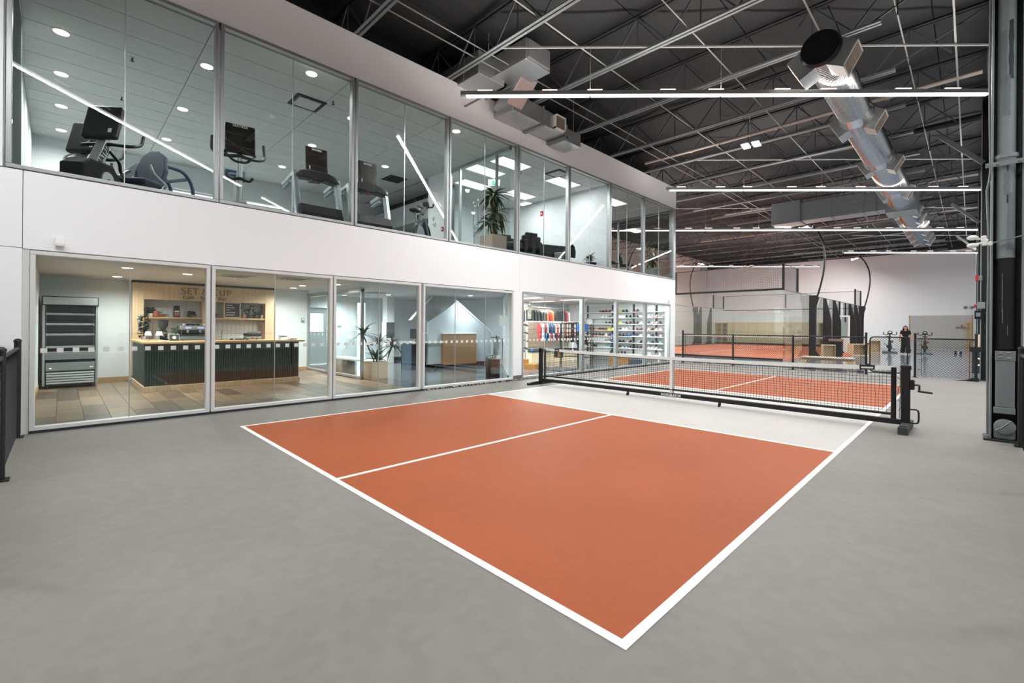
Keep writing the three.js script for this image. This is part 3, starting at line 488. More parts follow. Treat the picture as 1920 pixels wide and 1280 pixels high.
// ---------- portable net ----------
{
  const Z = -6.72, t = thing('court_net', 'portable black pickleball net with white top tape on a wheeled frame', 'net', [0, 0, Z]);
  part('base_bar', r2(-.34, 6.46, .075, .15, -.04, .04, .008), mat.black, t);
  part('bottom_tube', cy([-.24, .215, 0], [6.38, .215, 0], .02, .02, 10), mat.blackgloss, t);
  part('post', [r2(-.435, -.335, .0, .86, -.035, .035, .012), cy([-.385, .85, -.035], [-.385, .85, .035], .05, .05, 18)], mat.black, t);
  part('post', [r2(6.455, 6.555, .07, .9, -.05, .05, .012), r2(6.445, 6.565, .86, .925, -.055, .055, .025)], mat.black, t);
  part('inner_pole', cy([-.25, .15, 0], [-.25, .865, 0], .024, .024, 12), mat.blackgloss, t);
  part('inner_pole', r2(6.345, 6.405, .12, .885, -.03, .03, .01), mat.blackgloss, t);
  part('foot', [ext([[-.62, 0], [.42, 0], [.42, .05], [.3, .075], [-.5, .09], [-.62, .03]], .1, .008, 'zy', -.05).translate(-.42, 0, 0)], mat.black, t);
  part('foot', [ext([[-.4, 0], [.42, 0], [.42, .1], [-.4, .1]], .11, .008, 'zy', -.055).translate(6.51, 0, 0), b2(6.47, 6.55, .1, .115, -.3, .36)], M('#3c3f40', .7), t);
  for (const [x, s] of [[2.09, .03], [3.96, .03]]) { const w = part('caster', [cy([x - .014, .03, .05], [x + .014, .03, .05], .032, .032, 16), r2(x - .02, x + .02, .03, .085, .01, .05, .006)], mat.blackmatte, t); }
  part('side_handle', tb([[6.55, .3, 0], [6.63, .3, .0], [6.645, .24, 0], [6.64, .13, 0], [6.6, .11, 0], [6.55, .12, 0]], .011, 20, 7), mat.black, t);
  part('crank', [r2(6.545, 6.6, .58, .72, -.03, .04, .01), tb([[6.6, .65, .03], [6.65, .655, .06], [6.655, .64, .1], [6.655, .58, .1]], .012, 14, 7), cy([6.64, .575, .1], [6.79, .565, .12], .014, .014, 10)], mat.black, t);
  part('tie_cord', [tb([[6.42, .74, 0], [6.47, .68, .01], [6.43, .6, 0], [6.42, .5, 0]], .005, 14, 4), tb([[6.42, .42, 0], [6.47, .36, .01], [6.43, .27, 0]], .005, 12, 4), cy([6.44, .16, 0], [6.45, .86, 0], .004, .004, 4), tb([[-.3, .82, 0], [-.28, .6, .01], [-.31, .4, 0], [-.29, .2, 0]], .005, 12, 4)], mat.greyp, t);
  const top = x => .842 + .046 * Math.pow((x - 3.06) / 3.2, 2);     // the tape sags to the middle
  const tape = (x0, x1, y0, y1, w) => { const s = new THREE.Shape(); const n = 24; for (let i = 0; i <= n; i++) { const x = x0 + (x1 - x0) * i / n; i ? s.lineTo(x, top(x) + y1) : s.moveTo(x, top(x) + y1); } for (let i = n; i >= 0; i--) { const x = x0 + (x1 - x0) * i / n; s.lineTo(x, top(x) + y0); } return new THREE.ExtrudeGeometry(s, { depth: w, bevelEnabled: false }).translate(0, 0, -w / 2); };
  part('top_tape', tape(-.24, 6.37, -.052, .008, .012), mat.white, t);
  part('tape_sleeve', [tape(.06, .2, -.05, .012, .02), tape(5.98, 6.16, -.055, .014, .02)], mat.black, t); part('sleeve_label', [tape(.08, .18, -.03, -.01, .022), tape(6.0, 6.14, -.036, -.012, .022)], mat.paper, t);
  const cords = []; let k = 0;
  for (let x = -.2; x < 6.33; x += .0445, k++) { const y1 = top(x) - .05, j = .006 * Math.sin(k * 2.3), a = [x, .22, 0], b = [x + j, .45, .003 * Math.sin(k)], c = [x - j, .65, 0], d = [x, y1, 0]; for (const [p, q] of [[a, b], [b, c], [c, d]]) cords.push(bar(p, q, .0042)); }
  for (let i = 1; i < 15; i++) for (let n = 0; n < 12; n++) { const X = m => -.24 + 6.61 * m / 12, yy = x => .22 + (top(x) - .27) * i / 14.4; cords.push(bar([X(n), yy(X(n)), 0], [X(n + 1), yy(X(n + 1)), 0], .0042)); }
  part('netting', cords, mat.black, t).userData = { kind: 'stuff' };
  part('top_cord', cy([-.24, .79, 0], [6.35, .79, 0], .006, .006, 5), mat.black, t);
  part('centre_strap', r2(3.0, 3.055, .12, .845, .012, .017, .002), mat.white, t); part('centre_strap', r2(3.03, 3.075, .12, .845, -.02, -.015, .002), mat.white, t);
  part('strap_buckle', r2(2.995, 3.09, .07, .1, .045, .06, .004), mat.alu, t);
  part('brand_lettering', text('DOMINATOR', .048, .003).translate(3.04, .112, .041), mat.white, t);
}
// ---------- chain link fences ----------
function links(L, H, p = .062, thick = .0042) {                                   // diamond wire as real crossed wires, along x from 0 to L
  const g = [], s = p / Math.SQRT2 * 1.2;
  for (let o = -H; o < L; o += p * 1.15) for (const d of [1, -1]) {
    let x0 = o, y0 = d > 0 ? 0 : H, x1 = o + H, y1 = d > 0 ? H : 0;
    if (x0 < 0) { y0 += d * -x0; x0 = 0; } if (x1 > L) { y1 -= d * (x1 - L); x1 = L; }
    if (x1 - x0 > .01) g.push(bar([x0, y0, d * .002], [x1, y1, d * .002], thick));
  }
  return g;
}
const fenceWire = (L, H, w) => join(links(L, H, .062, w));
const endPost = (x, h) => [cy([x, 0, 0], [x, h, 0], .032, .032, 14), lathe([[.037, -.01], [.037, .012], [.02, .03], [0, .034]], x, h, 0, 14), r2(x - .07, x + .07, 0, .012, -.06, .06, .004)];
const Tension = (x, h) => [cy([x, .06, .0], [x, h - .08, 0], .007, .007, 6), ...[.2, .45, .7, .92].map(k => cy([x, h * k, 0], [x + (x < 1 ? -.09 : .09), h * k, 0], .006, .006, 5))];
function fence(name, label, pos, ang, runs, posts, H, w) {
  const t = thing(name, label, 'fence', pos, ang);
  for (const [x, h] of posts) part('post', endPost(x, h), mat.black, t);
  for (const [a, b] of runs) { part('top_rail', cy([a, H - .03, 0], [b, H - .03, 0], .021, .021, 12), mat.black, t); part('chain_link', fenceWire(b - a, H - .06, w).translate(a, .03, 0), mat.black, t).userData = { kind: 'stuff' }; part('tension_bar', [...Tension(a + .1, H)], mat.black, t); part('tension_bar', [...Tension(b - .1, H)], mat.black, t); }
  return t;
}
fence('chain_link_fence', 'low black chain link fence across the hall beyond the court', [-1.25, 0, -16.4], 0, [[.06, 6.02]], [[.05, 1.3], [2.02, 1.18], [4.02, 1.18], [6.05, 1.3]], 1.2, .0075);
{
  const g = thing('fence_gate', 'narrow black chain link gate with rounded corners in the far fence', 'gate', [4.9, 0, -16.4]); const W = .9, y0 = .1, y1 = 1.19, r = .09;
  const loop = [[0, y0 + r], [0, y1 - r], [r * .3, y1 - r * .3], [r, y1], [W - r, y1], [W - r * .3, y1 - r * .3], [W, y1 - r], [W, y0 + r], [W - r * .3, y0 + r * .3], [W - r, y0], [r, y0], [r * .3, y0 + r * .3]];
  part('gate_frame', new THREE.TubeGeometry(new THREE.CatmullRomCurve3(loop.map(([x, y]) => V(x, y, 0)), true, 'catmullrom', .1), 90, .02, 10, true), mat.black, g);
  part('chain_link', fenceWire(W - .06, y1 - y0 - .04, .0075).translate(.03, y0 + .02, 0), mat.black, g).userData = { kind: 'stuff' }; part('latch', [r2(W - .02, W + .08, .78, .84, -.03, .03, .01), r2(W - .02, W + .1, .22, .27, -.03, .03, .01)], mat.black, g); part('hinge', [r2(-.09, .02, .3, .34, -.025, .025, .006), r2(-.09, .02, .95, .99, -.025, .025, .006)], mat.black, g);
}
fence('chain_link_fence', 'black chain link fence panel between the gate and the dark column', [5.95, 0, -16.4], 0, [[.06, 1.27]], [[.02, 1.3], [1.3, 1.3]], 1.19, .0075);
{ const k = thing('latch_box', 'black latch box on the last post of the far fence', 'lock', [7.25, 0, -16.34]); part('body', r2(-.13, .12, .82, .96, -.02, .06, .01), mat.black, k); part('foot_plate', ext([[-.45, 0], [.05, 0], [.05, .1], [-.05, .1], [-.2, .03]], .1, .005), mat.black, k); }
fence('chain_link_fence', 'dark chain link fence at the left edge beside the window wall', [-1.17, 0, 2.155], 0, [[.03, 4.33]], [[.02, 1.19], [2.2, 1.17], [4.36, 1.19]], 1.13);
fence('chain_link_fence', 'dark chain link fence at the right edge beside the peeling column', [7.59, 0, -6.6], -PI / 2, [[.03, 7.2]], [[.02, 1.2], [2.4, 1.17], [4.8, 1.17]], 1.15);
// ---------- padel court ----------
{
  const X0 = -8.75, X1 = 1.25, ZA = -21.05, ZB = -41.05, GH = 3.15, MH = 4.3;
  const t = thing('padel_court', 'padel court with terracotta turf behind glass walls and black wire mesh', 'court');
  part('turf', b2(X0, X1, 0, .02, ZA, ZB), mat.clay, t); part('turf', b2(X1, X1 + 1.3, 0, .018, -27.3, -33.5), mat.clay, t);
  part('line', [b2(X0 + .1, X1 - .1, .02, .022, ZA - 3, ZA - 3.05), b2(X0 + .1, X1 - .1, .02, .022, ZB + 3, ZB + 3.05), b2(-3.775, -3.725, .02, .022, ZA - 3.05, ZB + 3.05)], mat.line, t);
  part('perimeter_curb', [b2(X0, X1, 0, .08, ZA + .03, ZA - .02), b2(X0, X1, 0, .08, ZB, ZB - .05), b2(X0 - .04, X0, 0, .08, ZA, ZB)], mat.black, t);
  const pane = (x0, x1, z0, z1) => part('glass_pane', b2(x0, x1, .05, GH, z0, z1), mat.glasspadel, t);
  for (let i = 0; i < 5; i++) { pane(X0 + 2 * i + .006, X0 + 2 * i + 1.994, ZA - .012, ZA); pane(X0 + 2 * i + .006, X0 + 2 * i + 1.994, ZB, ZB + .012); }
  for (const x of [X0, X1 - .012]) for (const z of [ZA, ZB]) for (let i = 0; i < 2; i++) { const s = z === ZA ? -1 : 1; pane(x, x + .012, z + s * (2 * i + .015), z + s * (2 * i + 1.994)); }
  for (const x of [X0, X1 - .012]) for (let i = 2; i < 8; i++) pane(x, x + .012, ZA - 2 * i - .01, ZA - 2 * i - 1.99);
  part('top_rail', [r2(X0, X1, GH, GH + .09, ZA - .04, ZA + .04, .01), r2(X0, X1, GH - .16, GH - .1, ZB - .03, ZB + .03, .01)], mat.black, t);
  part('top_rail', [r2(X1 - .03, X1 + .03, GH, GH + .04, ZA, ZB, .01), r2(X0 - .03, X0 + .03, GH, GH + .05, ZA, ZB, .01)], mat.steelgrey, t);
  const wires = [];
  const meshX = (x0, x1, z, y0, y1, w = .0055) => { for (let x = x0; x <= x1; x += .075) wires.push(bx(w, y1 - y0, w, x, (y0 + y1) / 2, z)); for (let y = y0; y <= y1; y += .075) wires.push(bx(x1 - x0, w, w, (x0 + x1) / 2, y, z)); };
  const meshZ = (z0, z1, x, y0, y1, w = .0055) => { for (let z = z1; z <= z0; z += .075) wires.push(bx(w, y1 - y0, w, x, (y0 + y1) / 2, z)); for (let y = y0; y <= y1; y += .075) wires.push(bx(w, w, z0 - z1, x, y, (z0 + z1) / 2)); };
  meshX(X0, X1, ZA, GH + .06, MH); meshX(X0, X1, ZB, GH, MH, .003); meshZ(ZA, ZA - 2.3, X1, GH, MH); meshZ(ZA, ZA - 2.3, X0, GH, MH); meshZ(ZB + 2.3, ZB, X1, GH, MH, .003); meshZ(ZB + 2.3, ZB, X0, GH, MH, .003);
  part('wire_mesh', wires, mat.steelweb, t).userData = { kind: 'stuff' };
  for (const [x, z] of [[X1, ZA], [X1, ZA - 2.3], [X0, ZA], [X0, ZA - 2.3], [X1, ZB], [X1, ZB + 2.3], [X0, ZB], [X0, ZB + 2.3], [-3.75, ZA], [-3.75, ZB], [-6.2, ZA]]) part('mesh_post', r2(x - .05, x + .05, GH, MH + .02, z - .03, z + .03, .008), mat.black, t);
  part('mesh_rail', [cy([X0, MH, ZA], [X1, MH, ZA], .016, .016, 6), cy([X0, MH, ZB], [X1, MH, ZB], .016, .016, 6), cy([X1, MH, ZA], [X1, MH, ZA - 2.3], .016, .016, 6), cy([X0, MH, ZA], [X0, MH, ZA - 2.3], .016, .016, 6)], mat.black, t);
  // buttress fins along the long sides, light masts at four of them
  const fin = w => ext([[0, 0], [.62 * w, 0], [.42 * w, .22], [.4 * w, 1.9], [.14, GH], [0, GH]], .09, .006).translate(0, 0, -.045);
  const fins = [[-28.8, 1], [-31.3, 1.05], [-36.3, 1.05], [-38.4, .95]];
  for (const [z, w] of fins) { part('buttress', fin(w).translate(X1, 0, z), mat.black, t); part('buttress', fin(w).rotateY(PI).translate(X0, 0, z), mat.black, t); }
  for (const z of [-33.1, -35.0]) part('door_post', b2(X1, X1 + .08, 1.9, GH, z - .05, z + .05), mat.black, t);
  part('net_post', [cy([X0 + .1, 0, -31.05], [X0 + .1, .95, -31.05], .04), cy([X1 - .1, 0, -31.05], [X1 - .1, .95, -31.05], .04)], mat.black, t);
  const nt = []; for (let x = X0 + .1; x < X1; x += .12) nt.push(bx(.008, .85, .008, x, .45, -31.05)); for (let y = .05; y < .9; y += .12) nt.push(bx(9.8, .008, .008, (X0 + X1) / 2, y, -31.05)); part('netting', nt, mat.black, t).userData = { kind: 'stuff' }; part('net_tape', b2(X0 + .1, X1 - .1, .85, .92, -31.06, -31.04), mat.line, t);
  const masts = [[X1, -25.7, 1, 'at the near right of the padel court'], [X1, -40.3, 1, 'right of the padel court by the far wall'], [X0, -25.7, -1, 'left of the padel court, hidden by the white block'], [X0, -35.5, -1, 'left of the padel court beside the lockers']];
  for (const [x, z, s, w] of masts) {
    const m = thing('light_mast', `tall bow shaped lamp mast ${w}`, 'mast', [x, 0, z], s > 0 ? 0 : PI);
    part('post', [ext([[0, 0], [.5, 0], [.3, .32], [.3, 2.1], [.34, 3.1], [.3, 3.15], [0, 3.15]], .16, .01).translate(0, 0, -.08), bar([.2, 2.45, 0], [.36, 3.05, 0], .1, .14)], mat.black, m);
    part('bow', tb([[.24, 2.75, 0], [.42, 3.4, 0], [.58, 4.2, 0], [.65, 5.0, 0], [.58, 5.75, 0], [.34, 6.4, 0], [.03, 6.84, 0]], .045, 50, 10), mat.blackgloss, m);
    part('lamp_bracket', [bar([.06, 6.82, 0], [-.3, 6.78, 0], .03), bar([.0, 6.95, -.1], [-.25, 6.8, -.1], .02), bar([.0, 6.95, .1], [-.25, 6.8, .1], .02)], mat.steelgrey, m);
    part('lamp_head', rz(r2(-.5, -.05, 6.68, 6.76, -.2, .2, .02), .25, -.27, 6.7, 0), mat.alu, m); part('light_lens', rz(r2(-.48, -.07, 6.66, 6.69, -.18, .18, .01), .25, -.27, 6.7, 0), mat.glowcool, m);
    area('#fbf9f6', POW.court, .42, .36, [x - s * .28, 6.62, z], [x - s * 3.5, 0, z], 'mast_light');
  }
  const d = thing('court_door', 'tall white framed glass door at the side of the padel court', 'door', [X1 + .35, 0, -31.6], .3);
  part('door_frame', [r2(-.45, -.36, 0, 2.25, -.05, .05, .01), r2(.36, .45, 0, 2.25, -.05, .05, .01), r2(-.36, .36, 2.16, 2.25, -.05, .05, .01), r2(-.36, .36, 0, .95, -.03, .03, .01)], mat.whitegloss, d); part('pane', b2(-.36, .36, .95, 2.16, -.008, .008), mat.glassclear, d);
}
// ---------- lockers, mirror, ladder on the far wall ----------
{
  const t = thing('locker_wall', 'long run of pale wooden lockers with open cubbies along the far wall', 'lockers', [0, 0, ZF]);
  const D = .5, w = .62, n = 12, x0 = -9.4;
  part('plinth', b2(-10.6, -1.35, 0, .1, 0, D - .03), mat.black, t); part('top', r2(-10.65, -1.3, 1.95, 2.0, 0, D + .02, .005), mat.ply, t);
  let q; for (let i = 0; i < n; i++) for (let j = 0; j < 2; j++) { if (!q) { q = part('door', r2(0, w - .012, .1, 1.02, D - .02, D, .004), mat.ply, t); q.position.x = x0; } else same('door', q, t, x0 + i * w, j * .93, 0); }
  const kn = part('lock', cy([w - .08, .9, D], [w - .08, .9, D + .03], .02, .02, 10), mat.black, t); kn.position.x = x0; for (let i = 0; i < n; i++) for (const y of [0, .18]) if (i || y) same('lock', kn, t, x0 + i * w, y, 0);
  for (const [a, b] of [[-10.6, -9.45], [-1.92, -1.35]]) { part('cubby_back', b2(a, b, .1, 1.95, 0, .03), mat.tan, t); for (const y of [.1, .55, 1.0, 1.45, 1.9]) part('cubby_shelf', b2(a, b, y, y + .03, .03, D), mat.ply, t); for (const x of [a, (a + b) / 2, b - .03]) part('cubby_side', b2(x, x + .03, .1, 1.95, .03, D), mat.ply, t); }
  const m = thing('wall_panel', 'large pale grey framed panel on the far wall behind the exercise bikes', 'panel', [5.5, 0, ZF + .02]);
  part('sheet', b2(-1.66, 1.66, .05, 2.5, 0, .03), M('#b4b3af', .35, .1), m); part('frame_side', [r2(-1.72, -1.66, 0, 2.52, 0, .06, .01)], mat.baseoak, m); part('frame_side', [r2(1.66, 1.72, 0, 2.52, 0, .06, .01)], mat.baseoak, m); part('seam', b2(-.85, -.845, .05, 2.5, .03, .033), mat.greyp, m);
  const s = thing('wall_shelf', 'small wooden wall shelf beside the yellow ladder', 'shelf', [6.72, 1.63, ZF + .05]); part('board', r2(-.38, .3, 0, .04, 0, .3, .006), mat.baseoak, s); part('bracket', [b2(-.34, -.31, -.16, 0, 0, .03), b2(.2, .23, -.16, 0, 0, .03)], mat.baseoak, s);
  solo('bottle', cy([0, 0, 0], [0, .12, 0], .045, .04, 12), mat.terracotta, 'tiny brown cup standing on the small wall shelf', 'cup', null, [6.66, 1.67, ZF + .2]);
  const l = thing('step_ladder', 'yellow folding step ladder by the far wall', 'ladder', [7.0, 0, ZF + .5]);
  for (const x of [-.13, .13]) { part('rail', bar([x, 0, .28], [x * .7, 1.95, -.1], .03, .04), mat.yellow, l); part('rear_leg', bar([x, 0, -.35], [x * .7, 1.85, -.14], .022, .03), mat.yellow, l); }
  for (let i = 1; i < 6; i++) part('step', r2(-.13, .13, i * .32 - .02, i * .32 + .015, .28 - i * .062 - .06, .28 - i * .062 + .06, .006), mat.yellow, l); part('top_cap', r2(-.12, .12, 1.92, 2.0, -.22, .0, .01), mat.yellow, l);
  const b = thing('dumbbell', 'dark dumbbell on the floor below the yellow ladder', 'dumbbell', [6.6, .0, -36]); part('weight', [cy([-.16, .09, 0], [-.06, .09, 0], .09, .09, 14)], mat.rubber, b); part('weight', [cy([.06, .09, 0], [.16, .09, 0], .09, .09, 14)], mat.rubber, b); part('grip', cy([-.07, .09, 0], [.07, .09, 0], .018), mat.chrome, b);
  const k = thing('plyo_box', 'plywood box on top of a dark weight box behind the fence post', 'box', [7.55, .78, -20.2]); part('shell', r2(-.3, .3, 0, .5, -.35, .35, .006), mat.ply, k);
  const kb = thing('storage_box', 'dark storage box printed with white digits under the plywood box', 'box', [7.47, 0, -20.2]); part('shell', r2(-.3, .3, 0, .78, -.4, .4, .01), mat.charcoal, kb); part('digits', text('00', .26, .004).translate(-.05, .38, .402), mat.white, kb);
}
// ---------- plywood blocks and bench by the padel court ----------
function crate(label, pos, ang, w, h, d) {
  const t = thing('plyo_box', label, 'box', pos, ang), T = .03;
  for (const y of [0, h - T]) part('panel', b2(-w / 2, w / 2, y, y + T, -d / 2, d / 2), mat.ply, t); for (const s of [-1, 1]) part('panel', b2(s * w / 2, s * (w / 2 - T), T, h - T, -d / 2, d / 2), mat.ply, t);
  part('panel', b2(-w / 2, w / 2, T, h - T, -d / 2, -d / 2 + T), mat.ply, t); part('panel', b2(w / 2 - T, w / 2, T, h - T, -d / 2, d / 2), mat.ply, t); part('opening', b2(w / 2 - .002, w / 2 + .004, h * .18, h * .82, -d * .32, d * .32), mat.tan, t); return t;
}
crate('pale plywood box standing in front of the second black fin', [1.98, 0, -26.2], .35, .55, .62, .5); crate('pale plywood box lying right of the padel court, beside the fence post', [2.75, 0, -29.5], .5, .75, .62, .7); crate('narrow plywood box behind the gate hinge', [2.9, 0, -34.2], .2, .55, .75, .5);
{ const t = thing('waste_bin', 'square black bin with pale lid between the plywood box and the court door', 'bin', [2.1, 0, -27.4]); part('body', r2(-.27, .27, 0, .78, -.25, .25, .01), mat.blackmatte, t); part('lid', r2(-.29, .29, .78, .9, -.27, .27, .01), M('#8d7468', .6), t); }
{
  const t = thing('bench', 'low plywood bench standing just behind the far fence', 'bench', [3.6, 0, -17.35]);
  part('seat', r2(-.76, .76, .4, .44, -.24, .24, .008), M('#e4dfd4', .4), t); part('apron', r2(-.74, .74, .33, .4, -.22, .22, .004), mat.slatwood, t);
  part('leg', ext([[-.82, 0], [-.66, 0], [-.56, .33], [-.76, .33]], .44, .006).translate(0, 0, -.22), mat.ply, t); part('leg', ext([[.66, 0], [.82, 0], [.76, .33], [.56, .33]], .44, .006).translate(0, 0, -.22), mat.ply, t);
}
// ---------- exercise bikes at the far end ----------
function spinBike(label, pos, ang) {
  const t = thing('spin_bike', label, 'exercise bike', pos, ang);
  part('stabilizer', cy([-.36, .05, .45], [.36, .05, .45], .05, .05, 12), mat.steelgrey, t); part('stabilizer', cy([-.3, .05, -.55], [.3, .05, -.55], .05, .05, 12), mat.steelgrey, t);
  part('frame', [bar([0, .08, .45], [0, .55, .3], .09, .12), bar([0, .08, -.55], [0, .5, -.2], .08, .1), bar([0, .5, -.25], [0, .6, .35], .08, .1)], mat.black, t);
  part('flywheel', [cy([-.03, .33, .38], [.03, .33, .38], .24, .24, 24), ext([[.1, .15], [.62, .2], [.55, .75], [.3, .8], [.05, .45]], .14, .02, 'zy', -.07)], mat.blackgloss, t);
  part('handlebar_post', bar([0, .55, .33], [0, 1.12, .42], .055), mat.black, t);
  part('handlebar', tb([[-.3, 1.28, .5], [-.3, 1.14, .5], [-.2, 1.1, .44], [-.1, 1.16, .44], [-.09, 1.27, .48], [0, 1.34, .5], [.09, 1.27, .48], [.1, 1.16, .44], [.2, 1.1, .44], [.3, 1.14, .5], [.3, 1.28, .5]], .022, 60, 8), mat.black, t); part('console', r2(-.08, .08, 1.12, 1.22, .4, .46, .02), mat.blackgloss, t);
  part('seat_post', bar([0, .5, -.22], [0, .98, -.34], .05), mat.black, t); part('saddle', [ext([[-.12, -.5], [.12, -.5], [.05, -.2], [0, -.17], [-.05, -.2]], .06, .012, 'xz', .97)], mat.rubber, t);
  part('crank', [cy([-.12, .38, 0], [.12, .38, 0], .09, .09, 16), bar([.13, .38, 0], [.13, .24, .08], .025), bar([-.13, .38, 0], [-.13, .52, -.08], .025)], mat.steeldark, t); part('pedal', r2(.14, .26, .21, .24, .03, .13, .006), mat.black, t); part('pedal', r2(-.26, -.14, .51, .54, -.13, -.03, .006), mat.black, t); part('bottle_holder', cy([.12, .62, .3], [.14, .75, .3], .04, .04, 10), mat.red, t);
  return t;
}
spinBike('black spin bike left of the woman in black', [3.58, 0, -34.6], .15); spinBike('black spin bike in front of the grey framed panel', [5.2, 0, -34.8], .05);
// ---------- woman walking towards the camera ----------
{
  const t = thing('person', 'woman with long curly hair, black top and wide black trousers, walking', 'person', [4.45, 0, -33.1], .15);
  const sm = (a, b, k) => { const h = Math.max(0, Math.min(1, .5 + .5 * (b - a) / k)); return b + (a - b) * h - k * h * (1 - h); };
  const capsule = (p, [a, b, ra, rb]) => { const ax = a[0], ay = a[1], az = a[2], dx = b[0] - ax, dy = b[1] - ay, dz = b[2] - az, px = p[0] - ax, py = p[1] - ay, pz = p[2] - az; const h = Math.max(0, Math.min(1, (px * dx + py * dy + pz * dz) / (dx * dx + dy * dy + dz * dz))); return Math.hypot(px - h * dx, py - h * dy, pz - h * dz) - (ra + (rb - ra) * h); };
  function field(bones, c, size, n, k, extra) {                    // smooth union of tapered capsules, meshed
    const mc = new MarchingCubes(n, new THREE.MeshBasicMaterial(), false, false, 200000); mc.isolation = 0; const f = mc.field;
    for (let z = 0, q = 0; z < n; z++) for (let y = 0; y < n; y++) for (let x = 0; x < n; x++, q++) { const p = [c[0] + (x / n * 2 - 1) * size, c[1] + (y / n * 2 - 1) * size, c[2] + (z / n * 2 - 1) * size]; let d = 9; for (const b of bones) d = sm(d, capsule(p, b), k); if (extra) d = extra(d, p); f[q] = -d; }
    mc.update(); const N = mc.count, g = new THREE.BufferGeometry(); g.setAttribute('position', new THREE.BufferAttribute(mc.positionArray.slice(0, N * 3), 3)); g.setAttribute('normal', new THREE.BufferAttribute(mc.normalArray.slice(0, N * 3), 3));
    return g.scale(size, size, size).translate(...c);
  }
  const L = [.24, .0, .0];
  const arm = s => ({ sh: [s * .165, 1.33, 0], el: [s * .235, 1.07, .0 - s * .05], wr: [s * .265, .84, .06 - s * .03] });
  const A = arm(1), B = arm(-1);
  const legs = [[[.085, .88, 0], [.1, .47, .12], .085, .058], [[.1, .47, .12], [.11, .09, .02], .055, .036], [[.11, .08, .02], [.115, .03, .16], .036, .028], [[-.085, .88, 0], [-.09, .47, .0], .085, .058], [[-.09, .47, 0], [-.1, .09, -.16], .055, .036], [[-.1, .07, -.16], [-.105, .03, -.02], .036, .028]];
  const body = field([[[0, .92, 0], [0, 1.08, 0], .115, .1], [[-.05, 1.08, 0], [-.06, 1.28, .0], .085, .095], [[.05, 1.08, 0], [.06, 1.28, 0], .085, .095], [[-.13, 1.33, 0], [.13, 1.33, 0], .05, .05], [[0, 1.34, 0], [0, 1.45, .01], .052, .046],
    [A.sh, A.el, .046, .036], [A.el, A.wr, .035, .024], [B.sh, B.el, .046, .036], [B.el, B.wr, .035, .024], ...legs], [0, .76, 0], .84, 128, .035);
  const head = field([[[0, 1.5, .005], [0, 1.56, -.012], .07, .085], [[0, 1.46, .045], [0, 1.5, .03], .032, .05], [[0, 1.515, .082], [0, 1.49, .1], .007, .012]], [0, 1.52, .02], .16, 56, .025, (d, p) => { for (const s of [-1, 1]) { const e = Math.hypot(p[0] - s * .03, p[1] - 1.522, p[2] - .088) - .012; d = Math.max(d, -e); const ear = Math.hypot((p[0] - s * .084) * 1.6, p[1] - 1.505, (p[2] + .0) * 1.0) - .022; d = sm(d, ear, .008); } return d; });
  const hand = (w, s) => { const [x, y, z] = w, f = [[[x, y, z], [x + s * .006, y - .075, z + .012], .022, .03]]; [-.024, -.008, .009, .025].forEach((o, i) => { const l = [.052, .064, .06, .046][i], b = [x + s * .006, y - .08, z + .012 - o], m = [b[0] + s * .0, b[1] - l * .55, b[2] + .006], e = [m[0] - s * .014, m[1] - l * .45, m[2] + .01]; f.push([b, m, .0092, .0085], [m, e, .0085, .0075]); }); const b = [x, y - .03, z + .035], m = [x - s * .004, y - .06, z + .055]; f.push([b, m, .012, .0095], [m, [m[0] - s * .006, m[1] - .03, m[2] + .004], .0095, .008]); return field(f, [x, y - .07, z + .012], .115, 48, .007); };
  part('body', [body, head, hand(A.wr, 1), hand(B.wr, -1)], mat.skin, t);
  part('eye', ball(.011, .03, 1.522, .082), mat.white, t); part('eye', ball(.011, -.03, 1.522, .082), mat.white, t); part('iris', ball(.006, .03, 1.522, .089), mat.black, t); part('iris', ball(.006, -.03, 1.522, .089), mat.black, t); part('lips', ball(.018, 0, 1.462, .08, [1, .38, .5]), mat.terracotta, t); part('eyebrow', [bar([.016, 1.545, .088], [.046, 1.545, .078], .006)], mat.hair, t); part('eyebrow', [bar([-.016, 1.545, .088], [-.046, 1.545, .078], .006)], mat.hair, t);
  const top = field([[[0, 1.0, 0], [0, 1.1, 0], .125, .112], [[-.05, 1.1, 0], [-.06, 1.29, .004], .098, .106], [[.05, 1.1, 0], [.06, 1.29, .004], .098, .106], [[-.13, 1.335, 0], [.13, 1.335, 0], .06, .06], [A.sh, [.2, 1.2, -.02], .062, .058], [B.sh, [-.2, 1.2, .02], .062, .058]], [0, 1.17, 0], .36, 72, .03, (d, p) => Math.max(d, .98 - p[1], -(Math.hypot(p[0], p[1] - 1.42, p[2] - .03) - .085)));
  part('t_shirt', top, mat.cloth, t);
  const tr = field([[[0, .94, 0], [0, 1.03, 0], .128, .118], [[.085, .9, 0], [.105, .47, .11], .112, .098], [[.105, .47, .11], [.12, .12, .03], .1, .115], [[-.085, .9, 0], [-.095, .47, 0], .112, .098], [[-.095, .47, 0], [-.11, .12, -.14], .1, .115]], [0, .55, 0], .62, 100, .03, (d, p) => Math.max(d, p[1] - 1.03, .07 - p[1]));
  part('trousers', tr, mat.cloth, t);
  for (const [x, z] of [[.112, .02], [-.102, -.16]]) part('shoe', [ext([[-.045, -.08], [.045, -.08], [.048, .06], [.035, .16], [0, .18], [-.035, .16], [-.048, .06]], .035, .01, 'xz', 0).translate(x, 0, z + .01), ball(.05, x, .055, z + .02, [.85, .8, 1.7])], mat.white, t);
  const locks = [ball(.104, 0, 1.555, -.02, [1, 1, 1.02], 16, 12).toNonIndexed()]; const keep = locks[0].attributes.position; for (let i = 0; i < keep.count; i++) { if (keep.getZ(i) > .045 && keep.getY(i) < 1.585) keep.setZ(i, .03); }
